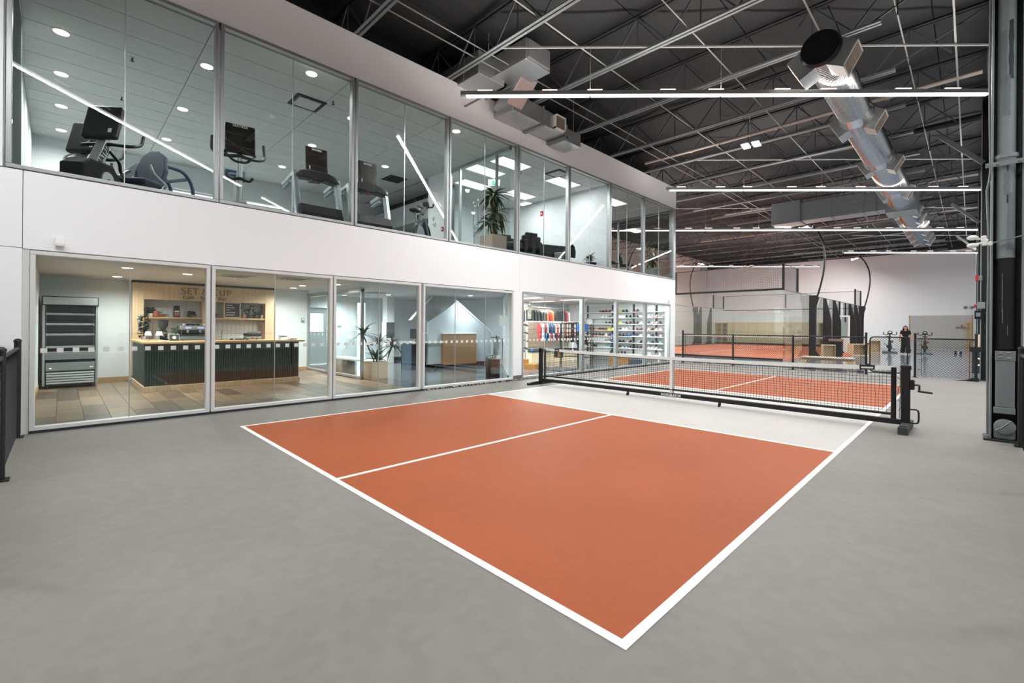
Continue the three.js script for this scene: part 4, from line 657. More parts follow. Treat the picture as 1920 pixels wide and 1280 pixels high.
  for (let i = 0; i < 46; i++) { const a = PI * (.06 + .88 * i / 45) , side = Math.cos(a), back = -Math.sin(a), y = 1.57; const x0 = side * .085, z0 = back * .085 - .005, l = rnd(.22, .32), w = rnd(.01, .022); locks.push(tb([[x0, y, z0], [x0 * 1.25 + rnd(-.01, .01), y - l * .3, z0 * 1.2 + w], [x0 * 1.35 + rnd(-.015, .015), y - l * .6, z0 * 1.3 - w], [x0 * 1.4 + rnd(-.02, .02), y - l, z0 * 1.25 + w]], .016, 12, 5)); }
  part('hair', locks, mat.hair, t);
}
// ---------- lamps of the lower floor ----------
const downY = 2.5;
[[-4.3, .87], [-6.6, .87], [-6.7, -3.0], [-5.7, -2.9], [-4.6, -3.38], [-5.2, -8.4], [-7.1, -6.3], [-4.7, -.15], [-8.6, -5.4], [-3.1, -5.6]].forEach(([x, z], i) => {
  const where = ['first of the row left of the cafe sign', 'second of the row left of the cafe sign', 'at the far right of the cafe', 'over the right end of the counter', 'nearest the third window', 'over the wooden reception desk', 'in the middle of the lobby', 'in front of the cafe sign', 'beside the entrance door', 'just behind the fourth window'][i];
  const t = thing('downlight', `round recessed ceiling light ${where}`, 'lamp', [x, downY, z]); part('trim_ring', lathe([[.075, 0], [.075, -.012], [.1, -.008], [.1, 0]], 0, 0, 0, 24), mat.white, t); part('light_lens', cy([0, -.016, 0], [0, 0, 0], .08, .075, 24), mat.glowdown, t);
  spot(i > 4 && i !== 7 ? '#f3f8ff' : '#fbf9f6', POW.down * (i === 5 ? 5 : i > 4 && i !== 7 ? 10 : 6), [x, downY - .03, z], [x, 0, z], 1.45, 1, 3);
});
// ---------- cafe back wall unit ----------
{
  const X0 = -7.75, t = thing('bar_back', 'oak wall unit with two white tiled niches and the cafe name above', 'wall unit', [0, 0, 0]), F = X0 + .38, z0 = .53, z1 = -2.74;
  part('side_panel', r2(X0, F, .12, 2.44, z0, z0 - .22, .004), mat.oak, t); part('side_panel', r2(X0, F, .12, 2.44, z1, z1 + .28, .004), mat.oak, t); part('mullion_panel', r2(X0, F, 1.0, 2.03, -.93, -1.13, .004), mat.oak, t);
  part('header_panel', r2(X0, F, 2.03, 2.44, z0 - .22, -1.0, .004), mat.oak, t); part('header_panel', r2(X0, F, 2.03, 2.44, -1.004, z1 + .28, .004), mat.oak, t); part('shadow_strip', b2(X0, F - .03, 2.44, 2.5, z0, z1), mat.black, t);
  part('base_cabinet', r2(X0, X0 + .62, .1, .96, z0 - .02, z1 + .02, .004), mat.greendark, t); part('back_counter', r2(X0, X0 + .66, .96, 1.0, z0, z1, .006), mat.oakcounter, t);
  for (const [a, b] of [[.3, -.93], [-1.13, -2.45]]) { // tiles set upright in each niche
    let q; const W = (a - b) / 12; for (let i = 0; i < 12; i++) for (let j = 0; j < 4; j++) { if (q) same('wall_tile', q, t, 0, j * .257, a - (i + .5) * W - q.z0); else { q = part('wall_tile', r2(X0 + .01, X0 + .022, 1.003, 1.254, a - W + .003, a - .003, .003), mat.tilewhite, t); q.z0 = a - W / 2; } }
    part('shelf', r2(X0 + .02, F - .02, 1.555, 1.595, a, b, .004), mat.oakcounter, t);
  }
  const s = text('SET & CUP', .165, .02, fontThin).scale(1.1, 1, 1).rotateY(PI / 2).translate(F + .002, 2.285, -1.02); part('sign_letters', s, M('#8a5336', .5), t);
  part('sign_letters', text('Café – Sport · Bar', .088, .012, font).rotateY(PI / 2).translate(F + .002, 2.105, -.98), M('#4a3426', .5), t);
}
{ // counter
  const t = thing('cafe_counter', 'long dark green fluted counter with oak worktop and oak plinth', 'counter', [0, 0, 0]), zA = .57, zB = -2.52, xA = -4.8;
  part('body', r2(-7.05, xA - .02, .12, 1.0, zA - .02, zA - .3, .004), mat.green, t); part('body', r2(-5.3, xA - .02, .12, 1.0, zA - .3, zB + .02, .004), mat.green, t);
  let f; for (let z = zA - .03; z > zB + .03; z -= .043) f ? same('flute', f, t, 0, 0, z) : (f = part('flute', cy([xA - .02, .12, 0], [xA - .02, 1.0, 0], .021, .021, 8), mat.green, t), f.position.z = z);
  part('plinth', r2(-7.05, xA + .02, 0, .12, zA + .005, zA - .3, .004), mat.oak, t); part('plinth', r2(-5.3, xA + .02, 0, .12, zA - .3, zB, .004), mat.oak, t);
  part('worktop', r2(-7.08, xA + .06, 1.0, 1.045, zA + .03, zA - .5, .006), mat.oakcounter, t); part('worktop', r2(-5.45, xA + .06, 1.0, 1.045, zA - .5, zB - .1, .006), mat.oakcounter, t);
}
const XS = -7.5, YS = 1.595, YC = 1.0, YW = 1.045;
function leafGeo(l, w, droop, fold = .25) {                         // one folded, drooping blade along +z
  const P = [], n = 6; const at = (i, s) => { const u = i / n, ww = w * Math.sin(PI * Math.min(1, .12 + u * .9)) * (u > .98 ? 0 : 1); return [s * ww, -droop * u * u * l + Math.abs(s) * ww * fold, u * l * (1 - .25 * droop * u)]; };
  for (let i = 0; i < n; i++) for (const s of [-1, 0]) P.push(...at(i, s), ...at(i, s + 1), ...at(i + 1, s + 1), ...at(i, s), ...at(i + 1, s + 1), ...at(i + 1, s));
  const g = new THREE.BufferGeometry(); g.setAttribute('position', new THREE.Float32BufferAttribute(P, 3)); g.computeVertexNormals(); return boxUV(g);
}
function tuft(t, n, r, y, geos, m, up, tilt = .5, kind = 'leaf') { // a whorl of leaves
  for (let i = 0; i < n; i++) { const l = new THREE.Mesh(geos[i % geos.length], m); l.name = kind; l.castShadow = l.receiveShadow = true; l.rotation.order = 'YXZ'; l.rotation.set(-rnd(up - tilt, up + tilt), i * 2.4 + rnd(-.3, .3), rnd(-.2, .2)); l.position.set(r[0], y + rnd(-.03, .03), r[1]); l.scale.setScalar(rnd(.75, 1.1)); t.add(l); }
}
const small = [leafGeo(.1, .032, .3), leafGeo(.09, .036, .5)], frond = [leafGeo(.5, .03, .5), leafGeo(.56, .028, .8), leafGeo(.42, .03, .3)];
function bush(name, label, pos, r, h, n, m, pot, potM) {            // small leafy plant, with or without pot
  const t = thing(name, label, 'plant', pos); let y = 0;
  if (pot) { part('pot', lathe([[0, 0], [pot * .75, 0], [pot, pot * 1.3], [pot * .92, pot * 1.3], [pot * .9, pot * 1.15], [0, pot * 1.15]], 0, 0, 0, 18), potM, t); y = pot * 1.2; }
  part('stem', [cy([0, y, 0], [r * .2, y + h * .7, r * .1], .004, .003, 5), cy([0, y, 0], [-r * .4, y + h * .6, -r * .2], .004, .003, 5)], mat.stem, t);
  for (let i = 0; i < n; i++) { const a = i * 2.4, u = (i + .5) / n, q = r * Math.sqrt(rnd(.1, 1)); const l = new THREE.Mesh(small[i % 2], m); l.name = 'leaf'; l.castShadow = l.receiveShadow = true; l.rotation.order = 'YXZ'; l.rotation.set(rnd(-1, .5), a, 0); l.position.set(Math.cos(a) * q * .7, y + h * u, Math.sin(a) * q * .7); l.scale.setScalar(rnd(.8, 1.5)); t.add(l); }
  return t;
}
bush('potted_plant', 'bushy green plant in a pale pot at the left of the niche shelf', [XS, YS, .17], .13, .14, 46, mat.leafdark, .07, mat.paper);
bush('potted_plant', 'round dark green plant at the right of the left niche shelf', [XS, YS, -.7], .09, .1, 34, mat.leafdark, .05, mat.tan);
bush('trailing_plant', 'tall dark trailing plant standing at the left end of the counter', [-6.75, YW, .38], .13, .5, 70, mat.leafdark, .06, mat.paper);
bush('potted_plant', 'dark moss ball at the left of the right niche shelf', [XS, YS, -1.2], .06, .08, 26, mat.leafdark, .04, mat.charcoal);
bush('potted_plant', 'dark green plant in a black pot at the right end of the niche shelf', [XS, YS, -2.27], .1, .1, 34, mat.leafdark, .06, mat.charcoal);
bush('potted_plant', 'pale leafy plant between the coffee grinder and the espresso machine', [-6.9, YC, -.27], .12, .24, 44, mat.leafpale, .06, mat.white);
{ const t = thing('vase', 'vase of pale eucalyptus branches on the right niche shelf', 'vase', [XS, YS, -2.06]); part('vessel', lathe([[0, 0], [.045, 0], [.06, .06], [.035, .13], [.04, .15], [.03, .15], [.026, .12], [0, .02]], 0, 0, 0, 16), mat.charcoal, t);
  for (let k = 0; k < 7; k++) { const a = k * .9, e = [Math.cos(a) * .1, .34 + rnd(0, .06), Math.sin(a) * .22]; part('branch', tb([[0, .12, 0], [e[0] * .3, .24, e[2] * .3], e], .003, 8, 4), mat.stem, t); for (let i = 2; i < 9; i++) { const u = i / 9, l = new THREE.Mesh(small[i % 2], k % 2 ? mat.leafpale : mat.leafdark); l.name = 'leaf'; l.castShadow = l.receiveShadow = true; l.position.set(e[0] * u, .12 + (e[1] - .12) * u, e[2] * u); l.rotation.set(rnd(-1, 1), rnd(0, 6), 0); l.scale.setScalar(1.1); t.add(l); } } }
solo('jar', lathe([[0, 0], [.05, 0], [.055, .02], [.055, .13], [.045, .14], [.05, .16], [0, .16]], 0, 0, 0, 18), mat.terracotta, 'brown clay jar beside the bushy plant in the left niche', 'jar', null, [XS, YS, .05]);
{ const t = thing('bowl', 'small orange clay bowl with handle on the left niche shelf', 'bowl', [XS, YS, -.08]); part('body', lathe([[0, 0], [.04, 0], [.085, .07], [.09, .08], [.08, .08], [.04, .015], [0, .015]], 0, 0, 0, 20), mat.terracotta, t); part('handle', tb([[0, .05, -.08], [0, .07, -.12], [0, .03, -.13], [0, .02, -.06]], .008, 12, 6), mat.terracotta, t); }
{ const t = thing('coffee_bag', 'dark coffee bag with printed front standing on the left niche shelf', 'bag', [XS, YS, -.375]); part('bag_body', ext([[-.07, 0], [.07, 0], [.065, .2], [.062, .28], [-.062, .28], [-.065, .2]], .08, .012, 'zy', -.04), mat.blackmatte, t); part('label_print', b2(.042, .045, .04, .13, -.055, .055), mat.terracotta, t); part('label_print', b2(.042, .045, .14, .17, -.05, .05), mat.paper, t); part('roll_top', r2(-.02, .02, .27, .3, -.062, .062, .008), mat.blackmatte, t); }
{ const t = thing('menu_board', 'black letter board in a wooden frame with lines of white letters', 'board', [XS + .02, YS, -1.64]); part('felt', b2(-.01, .01, .02, .42, -.2, .2), mat.blackmatte, t); part('frame', [r2(-.02, .02, 0, .03, -.21, .21, .004), r2(-.02, .02, .41, .44, -.21, .21, .004), r2(-.02, .02, .03, .41, -.21, -.18, .004), r2(-.02, .02, .03, .41, .18, .21, .004)], mat.oak, t);
  ['ESPRESSO', 'AMERICANO', 'LATTE', 'CAPPUCCINO', 'MACCHIATO'].forEach((w, i) => { const g = text(w, .026, .004).rotateY(PI / 2); g.computeBoundingBox(); const b = g.boundingBox; part('letters', g.translate(.011, .36 - i * .068, .155 - b.max.z), mat.paper, t); }); }
solo('bottle', lathe([[0, 0], [.035, 0], [.038, .1], [.015, .14], [.015, .18], [0, .18]], 0, 0, 0, 16), mat.terracotta, 'small brown bottle between menu board and branches', 'bottle', null, [XS + .08, YS, -1.91]);
solo('cup', lathe([[0, 0], [.03, 0], [.036, .1], [.03, .1], [.025, .01], [0, .01]], 0, 0, 0, 16), M('#c98d6a', .6), 'small orange tumbler at the right end of the niche shelf', 'cup', null, [XS + .08, YS, -2.38]);
{ // coffee grinder
  const t = thing('coffee_grinder', 'black coffee grinder with big conical hopper', 'grinder', [-6.95, YC, -.02]); part('base', r2(-.16, .16, 0, .05, -.1, .1, .01), mat.black, t); part('body', r2(-.1, .08, .05, .26, -.08, .08, .025), mat.black, t); part('spout', [cy([.1, .16, 0], [.1, .1, 0], .025, .018, 12), r2(.05, .2, .16, .22, -.05, .05, .01)], mat.chrome, t);
  part('hopper', lathe([[.04, .26], [.06, .29], [.1, .36], [.11, .5], [.1, .5], [.09, .37], [.03, .28]], 0, 0, 0, 22), M('#3b3d40', .2), t); part('hopper_lid', lathe([[0, .52], [.112, .515], [.112, .5], [0, .5]], 0, 0, 0, 22), mat.black, t); }
{ // espresso machine
  const t = thing('espresso_machine', 'silver espresso machine with blue lit displays and cups on top', 'coffee machine', [-6.9, YC, -.63]); part('base', r2(-.25, .27, .03, .1, -.3, .3, .015), mat.silver, t); part('drip_tray', r2(.02, .28, .1, .12, -.26, .26, .004), mat.chrome, t); part('back_body', r2(-.25, .02, .1, .38, -.3, .3, .02), mat.black, t); part('group_hood', r2(-.2, .2, .27, .38, -.3, .3, .02), mat.silver, t);
  for (const z of [-.13, .13]) { part('display', r2(.2, .206, .31, .34, z - .06, z + .06, .003), mat.glowblue, t); part('group_head', cy([.12, .27, z], [.12, .2, z], .035, .03, 16), mat.chrome, t); part('portafilter', [cy([.12, .2, z], [.12, .175, z], .036, .036, 16), bar([.14, .19, z], [.3, .17, z], .025)], mat.black, t); }
  part('cup_rail', [tb([[-.24, .44, -.29], [.19, .44, -.29], [.19, .44, .29], [-.24, .44, .29]], .006, 30, 5)], mat.chrome, t); part('steam_wand', tb([[.18, .28, .27], [.24, .22, .28], [.24, .12, .28]], .006, 12, 6), mat.chrome, t); part('foot', [-.25, .25].map(z => cy([.2, 0, z], [.2, .03, z], .02, .02, 10)), mat.black, t); }
{ const c = solo('espresso_cup', lathe([[0, 0], [.022, 0], [.034, .05], [.029, .05], [.02, .006], [0, .006]], 0, 0, 0, 14), mat.blackgloss, 'first small black cup from the left on top of the espresso machine', 'cup', null, [-6.85, YC + .38, -.5]); for (let i = 1; i < 6; i++) dup(c, [-6.85 - (i % 2) * .08, YC + .38, -.5 - i * .05], 0, `${ORD[i]} small black cup from the left on top of the espresso machine`);
  dup(c, [-6.85, YC + .38, -.43], 0, 'white cup at the left end on top of the espresso machine').material = mat.white; dup(c, [-6.85, YC + .38, -.86], 0, 'white cup at the right end on top of the espresso machine').material = mat.white; }
for (const [z, w] of [[.44, 'left'], [.25, 'right']]) { const t = thing('table_lamp', `small white shaded table lamp, ${w} of two on the counter`, 'lamp', [-5.35, YW, z]); part('base', [lathe([[0, 0], [.045, 0], [.04, .015], [.008, .02], [.008, .14], [0, .14]], 0, 0, 0, 16)], mat.silver, t); part('shade', lathe([[.065, .12], [.045, .21], [.043, .21], [.062, .12]], 0, 0, 0, 20), M('#f0f0ec', .7, 0, { transmission: .3, thickness: 0 }), t); }
{ const t = thing('counter_sign', 'small framed dark sign with a round pink emblem on the counter', 'sign', [-5.0, YW, .03]); part('frame', rz(r2(-.01, .01, 0, .16, -.095, .095, .004), .15), mat.silver, t); part('print', rz(b2(.0105, .012, .012, .148, -.083, .083), .15), mat.greendark, t); part('emblem', rz(cy([.012, .08, 0], [.0135, .08, 0], .035, .035, 20), .15), M('#d9b3a4', .6), t); }
{ const t = thing('saucer_stack', 'white saucers and plate on the counter left of the little sign', 'plates', [-5.05, YW, .2]); part('plate', lathe([[0, 0], [.05, 0], [.09, .012], [.09, .016], [.05, .006], [0, .006]], 0, 0, 0, 22), mat.white, t); part('plate', lathe([[0, .01], [.04, .01], [.06, .022], [.04, .016], [0, .016]], .01, 0, 0, 20), mat.white, t); }
{ const t = thing('tap', 'tall chrome tap behind the counter', 'tap', [-7.0, YC, -1.28]); part('spout', tb([[0, 0, 0], [0, .2, 0], [.02, .25, 0], [.06, .23, 0], [.07, .19, 0]], .012, 20, 8), mat.chrome, t); part('lever', bar([0, .08, .01], [0, .1, .07], .012), mat.chrome, t); part('base', cy([0, 0, 0], [0, .03, 0], .025, .02, 14), mat.chrome, t); }
{ const t = thing('panini_press', 'chrome panini press with an orange knob on the back counter', 'grill', [-6.95, YC, -2.02]); part('base', r2(-.15, .17, .03, .09, -.18, .2, .012), mat.silver, t); part('lid', rz(r2(-.15, .17, .1, .17, -.18, .2, .015), -.06), mat.steeldark, t); part('handle', tb([[.12, .16, -.16], [.22, .2, -.14], [.22, .2, .16], [.12, .16, .18]], .01, 24, 6), mat.chrome, t); part('knob', cy([.17, .06, .05], [.2, .06, .05], .025, .022, 14), M('#d1492a', .4), t); part('foot', [b2(-.14, -.1, 0, .03, -.16, -.12), b2(.1, .14, 0, .03, .14, .18)], mat.black, t); }
for (const [i, z] of [-1.5, -1.62, -1.73].entries()) { const t = thing('portafilter', `black portafilter lying on the back counter, ${['left', 'middle', 'right'][i]} of three`, 'coffee tool', [-6.95, YC, z], .3 * i); part('basket', cy([0, 0, 0], [0, .035, 0], .035, .035, 16), mat.chrome, t); part('handle', bar([.03, .02, 0], [.15, .03, 0], .026), mat.black, t); }
{ // till and card terminal
  const t = thing('till', 'white tilted till screen at the right end of the counter', 'till', [-5.1, YW, -2.22], .1); part('stand', ext([[-.08, 0], [.1, 0], [.04, .06], [-.02, .12], [-.06, .12]], .18, .008, 'xy', -.09), mat.white, t); part('screen', rz(r2(-.02, 0, -.085, .085, -.13, .13, .01), .9, 0, 0, 0).translate(-.01, .16, 0), mat.white, t);
  const k = thing('card_terminal', 'white card terminal with black keypad beside the till', 'terminal', [-4.95, YW, -2.4], .1); part('body', rz(r2(-.07, .07, 0, .03, -.1, .1, .008), -.35).translate(0, .04, 0), mat.white, k); part('keypad', rz(r2(-.05, .05, .03, .034, -.08, .08, .003), -.35).translate(0, .04, 0), mat.black, k); part('foot', r2(-.07, .05, 0, .03, -.09, .09, .008), mat.white, k); }
{ // open display fridge
  const X = -6.75, t = thing('display_fridge', 'tall grey open display fridge with shelves and louvred base', 'fridge', [X, 0, 1.62]), W = .44, D = .85;
  part('side_wall', r2(-D, -.02, .06, 1.99, -W, -W + .04, .006), mat.silver, t); part('side_wall', r2(-D, -.02, .06, 1.99, W - .04, W, .006), mat.silver, t); part('back_wall', b2(-D, -D + .04, .06, 1.99, -W + .04, W - .04), mat.steelgrey, t); part('liner', b2(-.62, -.6, .62, 1.8, -W + .04, W - .04), mat.greyp, t);
  part('canopy', [r2(-D, .02, 1.8, 2.0, -W - .01, W + .01, .012)], mat.black, t); part('canopy_front', r2(.02, .03, 1.82, 1.98, -W + .01, W - .01, .006), mat.silver, t);
  for (const y of [1.62, 1.4, 1.17, .9]) { part('shelf', r2(-.6, -.08, y, y + .015, -W + .05, W - .05, .004), mat.steelgrey, t); part('price_rail', r2(-.08, -.065, y - .025, y + .02, -W + .05, W - .05, .004), mat.silver, t); }
  part('front_panel', r2(-.1, -.01, .62, .8, -W + .04, W - .04, .01), mat.steelgrey, t); part('deck', r2(-.6, -.05, .5, .62, -W + .04, W - .04, .01), mat.charcoal, t); part('lower_panel', rz(r2(-.05, 0, .38, .56, -W + .05, W - .05, .01), .05, 0, .38, 0), mat.steelgrey, t);
  let s; for (let i = 0; i < 5; i++) s ? same('louvre', s, t, 0, i * .054, 0) : (s = part('louvre', rz(r2(-.04, 0, .1, .14, -W + .06, W - .06, .005), .25, 0, .1, 0), mat.silver, t)); part('base_box', b2(-D, -.04, .06, .5, -W + .04, W - .04), mat.steeldark, t);
  part('display', r2(.0, .008, .43, .45, .3, .33, .002), mat.glowpanel, t); part('badge', r2(.0, .008, .43, .46, -.36, -.3, .003), mat.white, t); part('upright_rail', [b2(-.59, -.57, .65, 1.8, W - .06, W - .045), b2(-.59, -.57, .65, 1.8, -W + .045, -W + .06)], mat.alu, t);
  part('foot', [cy([-.06, 0, W - .08], [-.06, .06, W - .08], .03, .025, 10)], mat.black, t); part('foot', [cy([-.06, 0, -W + .08], [-.06, .06, -W + .08], .03, .025, 10)], mat.black, t); part('foot', [cy([-D + .08, 0, W - .08], [-D + .08, .06, W - .08], .03, .025, 10)], mat.black, t); part('foot', [cy([-D + .08, 0, -W + .08], [-D + .08, .06, -W + .08], .03, .025, 10)], mat.black, t);
}
{ const t = thing('thermostat', 'small grey thermostat on the white wall left of the glass screen', 'thermostat', [-7.75, 1.57, -3.66]); part('body', r2(0, .025, -.07, .07, -.05, .05, .008), mat.greyp, t); part('screen', b2(.025, .027, .0, .05, -.035, .035), mat.paper, t); }
// ---------- lobby ----------
{ const t = thing('bench', 'low bench with white seat and grey wooden ends behind the glass screen', 'bench', [-5.4, 0, -4.35]); part('seat', r2(-1.25, 1.2, .41, .46, -.22, .22, .006), mat.white, t); part('end_box', r2(-1.2, -.55, 0, .41, -.2, .2, .006), mat.tan, t); part('end_box', r2(.75, 1.15, 0, .41, -.2, .2, .006), mat.tan, t); }
{ const t = thing('planter', 'square oak planter box at the end of the bench', 'planter', [-4.1, 0, -4.23]); part('box_side', r2(-.24, .24, 0, .46, .2, .24, .005), mat.oak, t); part('box_side', r2(-.24, .24, 0, .46, -.24, -.2, .005), mat.oak, t); part('box_side', r2(-.24, -.2, 0, .46, -.2, .2, .005), mat.oak, t); part('box_side', r2(.2, .24, 0, .46, -.2, .2, .005), mat.oak, t); part('soil', b2(-.2, .2, .3, .4, -.2, .2), mat.soil, t);
  const p = thing('potted_palm', 'green palm with long fronds growing in the oak planter', 'plant', [-4.12, .4, -4.25]); part('stem', [tb([[0, 0, 0], [.02, .25, -.05], [.0, .5, -.1]], .02, 10, 7)], mat.stem, p); part('stem', tb([[.05, 0, .05], [.1, .4, .25], [.12, .75, .42]], .018, 10, 7), mat.stem, p); part('stem', tb([[-.05, 0, .0], [-.04, .2, -.3], [0, .45, -.5]], .016, 10, 7), mat.stem, p);
  tuft(p, 24, [.12, .42], .78, frond, mat.leaf, .5, .8); tuft(p, 26, [0, -.5], .46, frond, mat.leafdark, .5, .9); tuft(p, 22, [0, -.1], .52, frond, mat.leafdark, .7, .7); tuft(p, 16, [0, 0], .12, frond, mat.leaf, .9, .5); }
{ const t = thing('pillar', 'square white pillar with a steel clad middle in the lobby', 'pillar', [-8.6, 0, -7.15]); part('shaft', r2(-.16, .16, 0, 2.5, -.16, .16, .006), mat.white, t); part('steel_clad', [r2(.16, .175, .95, 1.55, -.165, .165, .004), r2(-.165, .165, .95, 1.55, .16, .175, .004)], mat.chrome, t); }
for (const [x, y, z, w, h, l] of [[BX, 1.38, -5.62, .16, .08, 'small blue grey notice plate on the wall right of the entrance'], [BX, 1.25, -6.9, .18, .34, 'white paper notice right of the tall bright sidelight'], [BX, 1.95, -8.45, .22, .5, 'white framed panel high on the lobby wall']]) { const t = thing('notice', l, 'sign', [x, y, z]); part('frame', r2(0, .02, -h / 2, h / 2, -w / 2, w / 2, .004), w === .16 ? mat.steelgrey : mat.white, t); part('sheet', b2(.02, .022, -h / 2 + .03, h / 2 - .03, -w / 2 + .03, w / 2 - .03), w === .16 ? mat.navy : mat.paper, t); }
{ // reception desk
  const t = thing('reception_desk', 'wooden slatted reception desk with white top', 'desk', [0, 0, 0]), xA = -5.42, zA = -7.42, zB = -8.88;
  part('carcass', b2(-6.4, xA - .02, .14, 1.15, zA - .02, zB), mat.tan, t); part('toe_kick', b2(-6.3, xA - .1, 0, .14, zA - .1, zB), mat.black, t);
  let f; for (let z = zA - .012; z > zB; z -= .03) f ? same('slat', f, t, 0, 0, z) : (f = part('slat', b2(xA - .02, xA, .1, 1.15, -.011, .011), mat.slatwood, t), f.position.z = z); let e; for (let x = xA - .012; x > -6.4; x -= .03) e ? same('slat', e, t, x, 0, 0) : (e = part('slat', b2(-.011, .011, .1, 1.15, zA - .02, zA), mat.slatwood, t), e.position.x = x);
  part('top', r2(-6.45, xA + .01, 1.15, 1.185, zA + .01, zB - .01, .005), mat.white, t);
  part('low_desk_top', r2(-6.1, -5.35, .86, .9, -6.1, zA, .006), mat.whitegloss, t); part('low_desk_panel', b2(-6.0, -5.95, 0, .86, -6.15, zA), mat.navy, t); part('low_desk_panel', b2(-5.95, -5.45, 0, .86, -6.2, -6.15), M('#5d7286', .4), t); }
{ const t = thing('monitor', 'black computer monitor on the low end of the reception desk', 'monitor', [-5.8, .9, -6.62], .1); part('screen', r2(-.02, .01, .1, .42, -.27, .27, .008), mat.black, t); part('back_shell', r2(.01, .04, .14, .38, -.2, .2, .015), mat.charcoal, t); part('stand', [b2(-.02, .02, .02, .15, -.03, .03), r2(-.1, .1, 0, .02, -.12, .12, .005)], mat.black, t); }
{ const t = thing('phone', 'black desk phone on the reception desk', 'phone', [-5.75, 1.185, -7.65]); part('base', rz(r2(-.08, .08, .01, .04, -.1, .1, .008), -.2).translate(0, .02, 0), mat.black, t); part('handset', [r2(-.07, .07, .06, .085, .04, .085, .01)], mat.blackgloss, t);
  const k = thing('card_terminal', 'white card terminal on the reception desk', 'terminal', [-5.65, 1.185, -7.97]); part('body', rz(r2(-.04, .04, 0, .16, -.04, .04, .01), .3).translate(0, .01, 0), mat.white, k); part('stand', r2(-.05, .05, 0, .02, -.05, .05, .005), mat.black, k);
  solo('note_pad', r2(-.06, .06, 0, .02, -.08, .08, .004), mat.tan, 'brown note pad between phone and card terminal on the reception desk', 'pad', null, [-5.7, 1.185, -7.82]); }
{ // stair
  const t = thing('staircase', 'white walled staircase rising behind the reception desk', 'stairs', [0, 0, 0]);
  part('half_wall', ext([[-9.65, .14], [-6.9, .14], [-6.9, 1.5], [-8.05, 2.28], [-9.75, 1.16], [-9.75, .14]], .1, 0, 'zy', -5.65), M('#c3ccd0', .8), t); part('wall_base', b2(-5.55, -5.54, 0, .14, -8.9, -9.75), mat.charcoal, t);
  part('cap_rail', bar([-5.6, 2.31, -8.05], [-5.6, 1.19, -9.75], .14, .05), mat.white, t); part('newel', r2(-5.67, -5.53, 0, 1.22, -9.72, -9.8, .005), mat.white, t); part('newel_bracket', [b2(-5.6, -5.45, 1.0, 1.03, -9.7, -10.05), b2(-5.5, -5.47, .95, 1.08, -9.9, -9.95)], mat.steeldark, t);
  part('soffit', ext([[-8.9, 2.5], [-7.55, 2.5], [-7.22, 2.16], [-6.69, 1.61], [-7.81, 1.61], [-8.62, 2.32]], .15, 0, 'zy', -6.45), M('#a4a6a5', .9), t); part('soffit_edge', [bar([-6.28, 1.61, -7.81], [-6.28, 2.32, -8.62], .04, .03), bar([-6.28, 1.61, -6.69], [-6.28, 2.48, -7.55], .04, .03)], mat.white, t);
  for (let i = 0; i < 6; i++) part('step', b2(-5.65, -6.6, i * .17, i * .17 + .17, -9.9 + i * .27, -9.6 + i * .27), mat.tile, t);
  part('skirt', ext([[-9.85, .0], [-9.8, .98], [-10.08, .6], [-10.08, 0]], .06, 0, 'zy', -5.05), mat.blackmatte, t); }
{ const t = thing('waste_bin', 'round dark bin with steel rim behind the fourth lower window', 'bin', [-2.05, 0, -6.62]); part('body', lathe([[0, 0], [.19, 0], [.2, .55], [0, .55]], 0, 0, 0, 28), M('#3b2a28', .5), t); part('rim', lathe([[.2, .54], [.205, .56], [.205, .63], [.17, .64], [.17, .56]], 0, 0, 0, 28), mat.chrome, t); }
{ const t = thing('paper_notice', 'white square notice stuck on the fourth lower window', 'sign', [FX - .07, 1.57, -6.35]); part('sheet', b2(-.004, 0, -.13, .13, -.14, .14), mat.paper, t); part('tape', b2(-.005, -.004, .11, .135, -.03, .03), mat.tan, t); }
{ const t = thing('motion_sensor', 'small white motion sensor above the first lower window', 'sensor', [FX, 2.47, 1.79]); part('body', ext([[0, -.05], [.05, -.06], [.07, -.02], [.06, .06], [0, .07]], .09, .01, 'xy', -.045), mat.white, t); part('lens', r2(.055, .07, -.045, .0, -.03, .03, .008), mat.paper, t);
  const u = thing('motion_sensor', 'small white sensor at the far end of the white band', 'sensor', [FX, 2.47, -15.3]); part('body', r2(0, .06, -.06, .07, -.04, .04, .015), mat.white, u); part('lens', r2(.055, .07, -.045, .0, -.03, .03, .008), mat.paper, u); }
[[-4.4, -1.0, 'square ceiling air vent near the cafe sign'], [-4.0, -2.1, 'square ceiling air vent right of the second window post'], [-6.6, -5.6, 'flat ceiling air vent over the lobby']].forEach(([x, z, l]) => { const t = thing('ceiling_vent', l, 'vent', [x, 2.5, z]); part('frame', [b2(-.3, .3, -.012, 0, .24, .3), b2(-.3, .3, -.012, 0, -.3, -.24), b2(-.3, -.24, -.012, 0, -.24, .24), b2(.24, .3, -.012, 0, -.24, .24)], mat.ceilcafe, t); for (let k = 0; k < 5; k++) part('blade', rx(b2(-.24, .24, -.02, -.012, -.03, .03), .5, 0, -.016, 0).translate(0, .004, -.19 + k * .095), mat.wallgrey, t); });
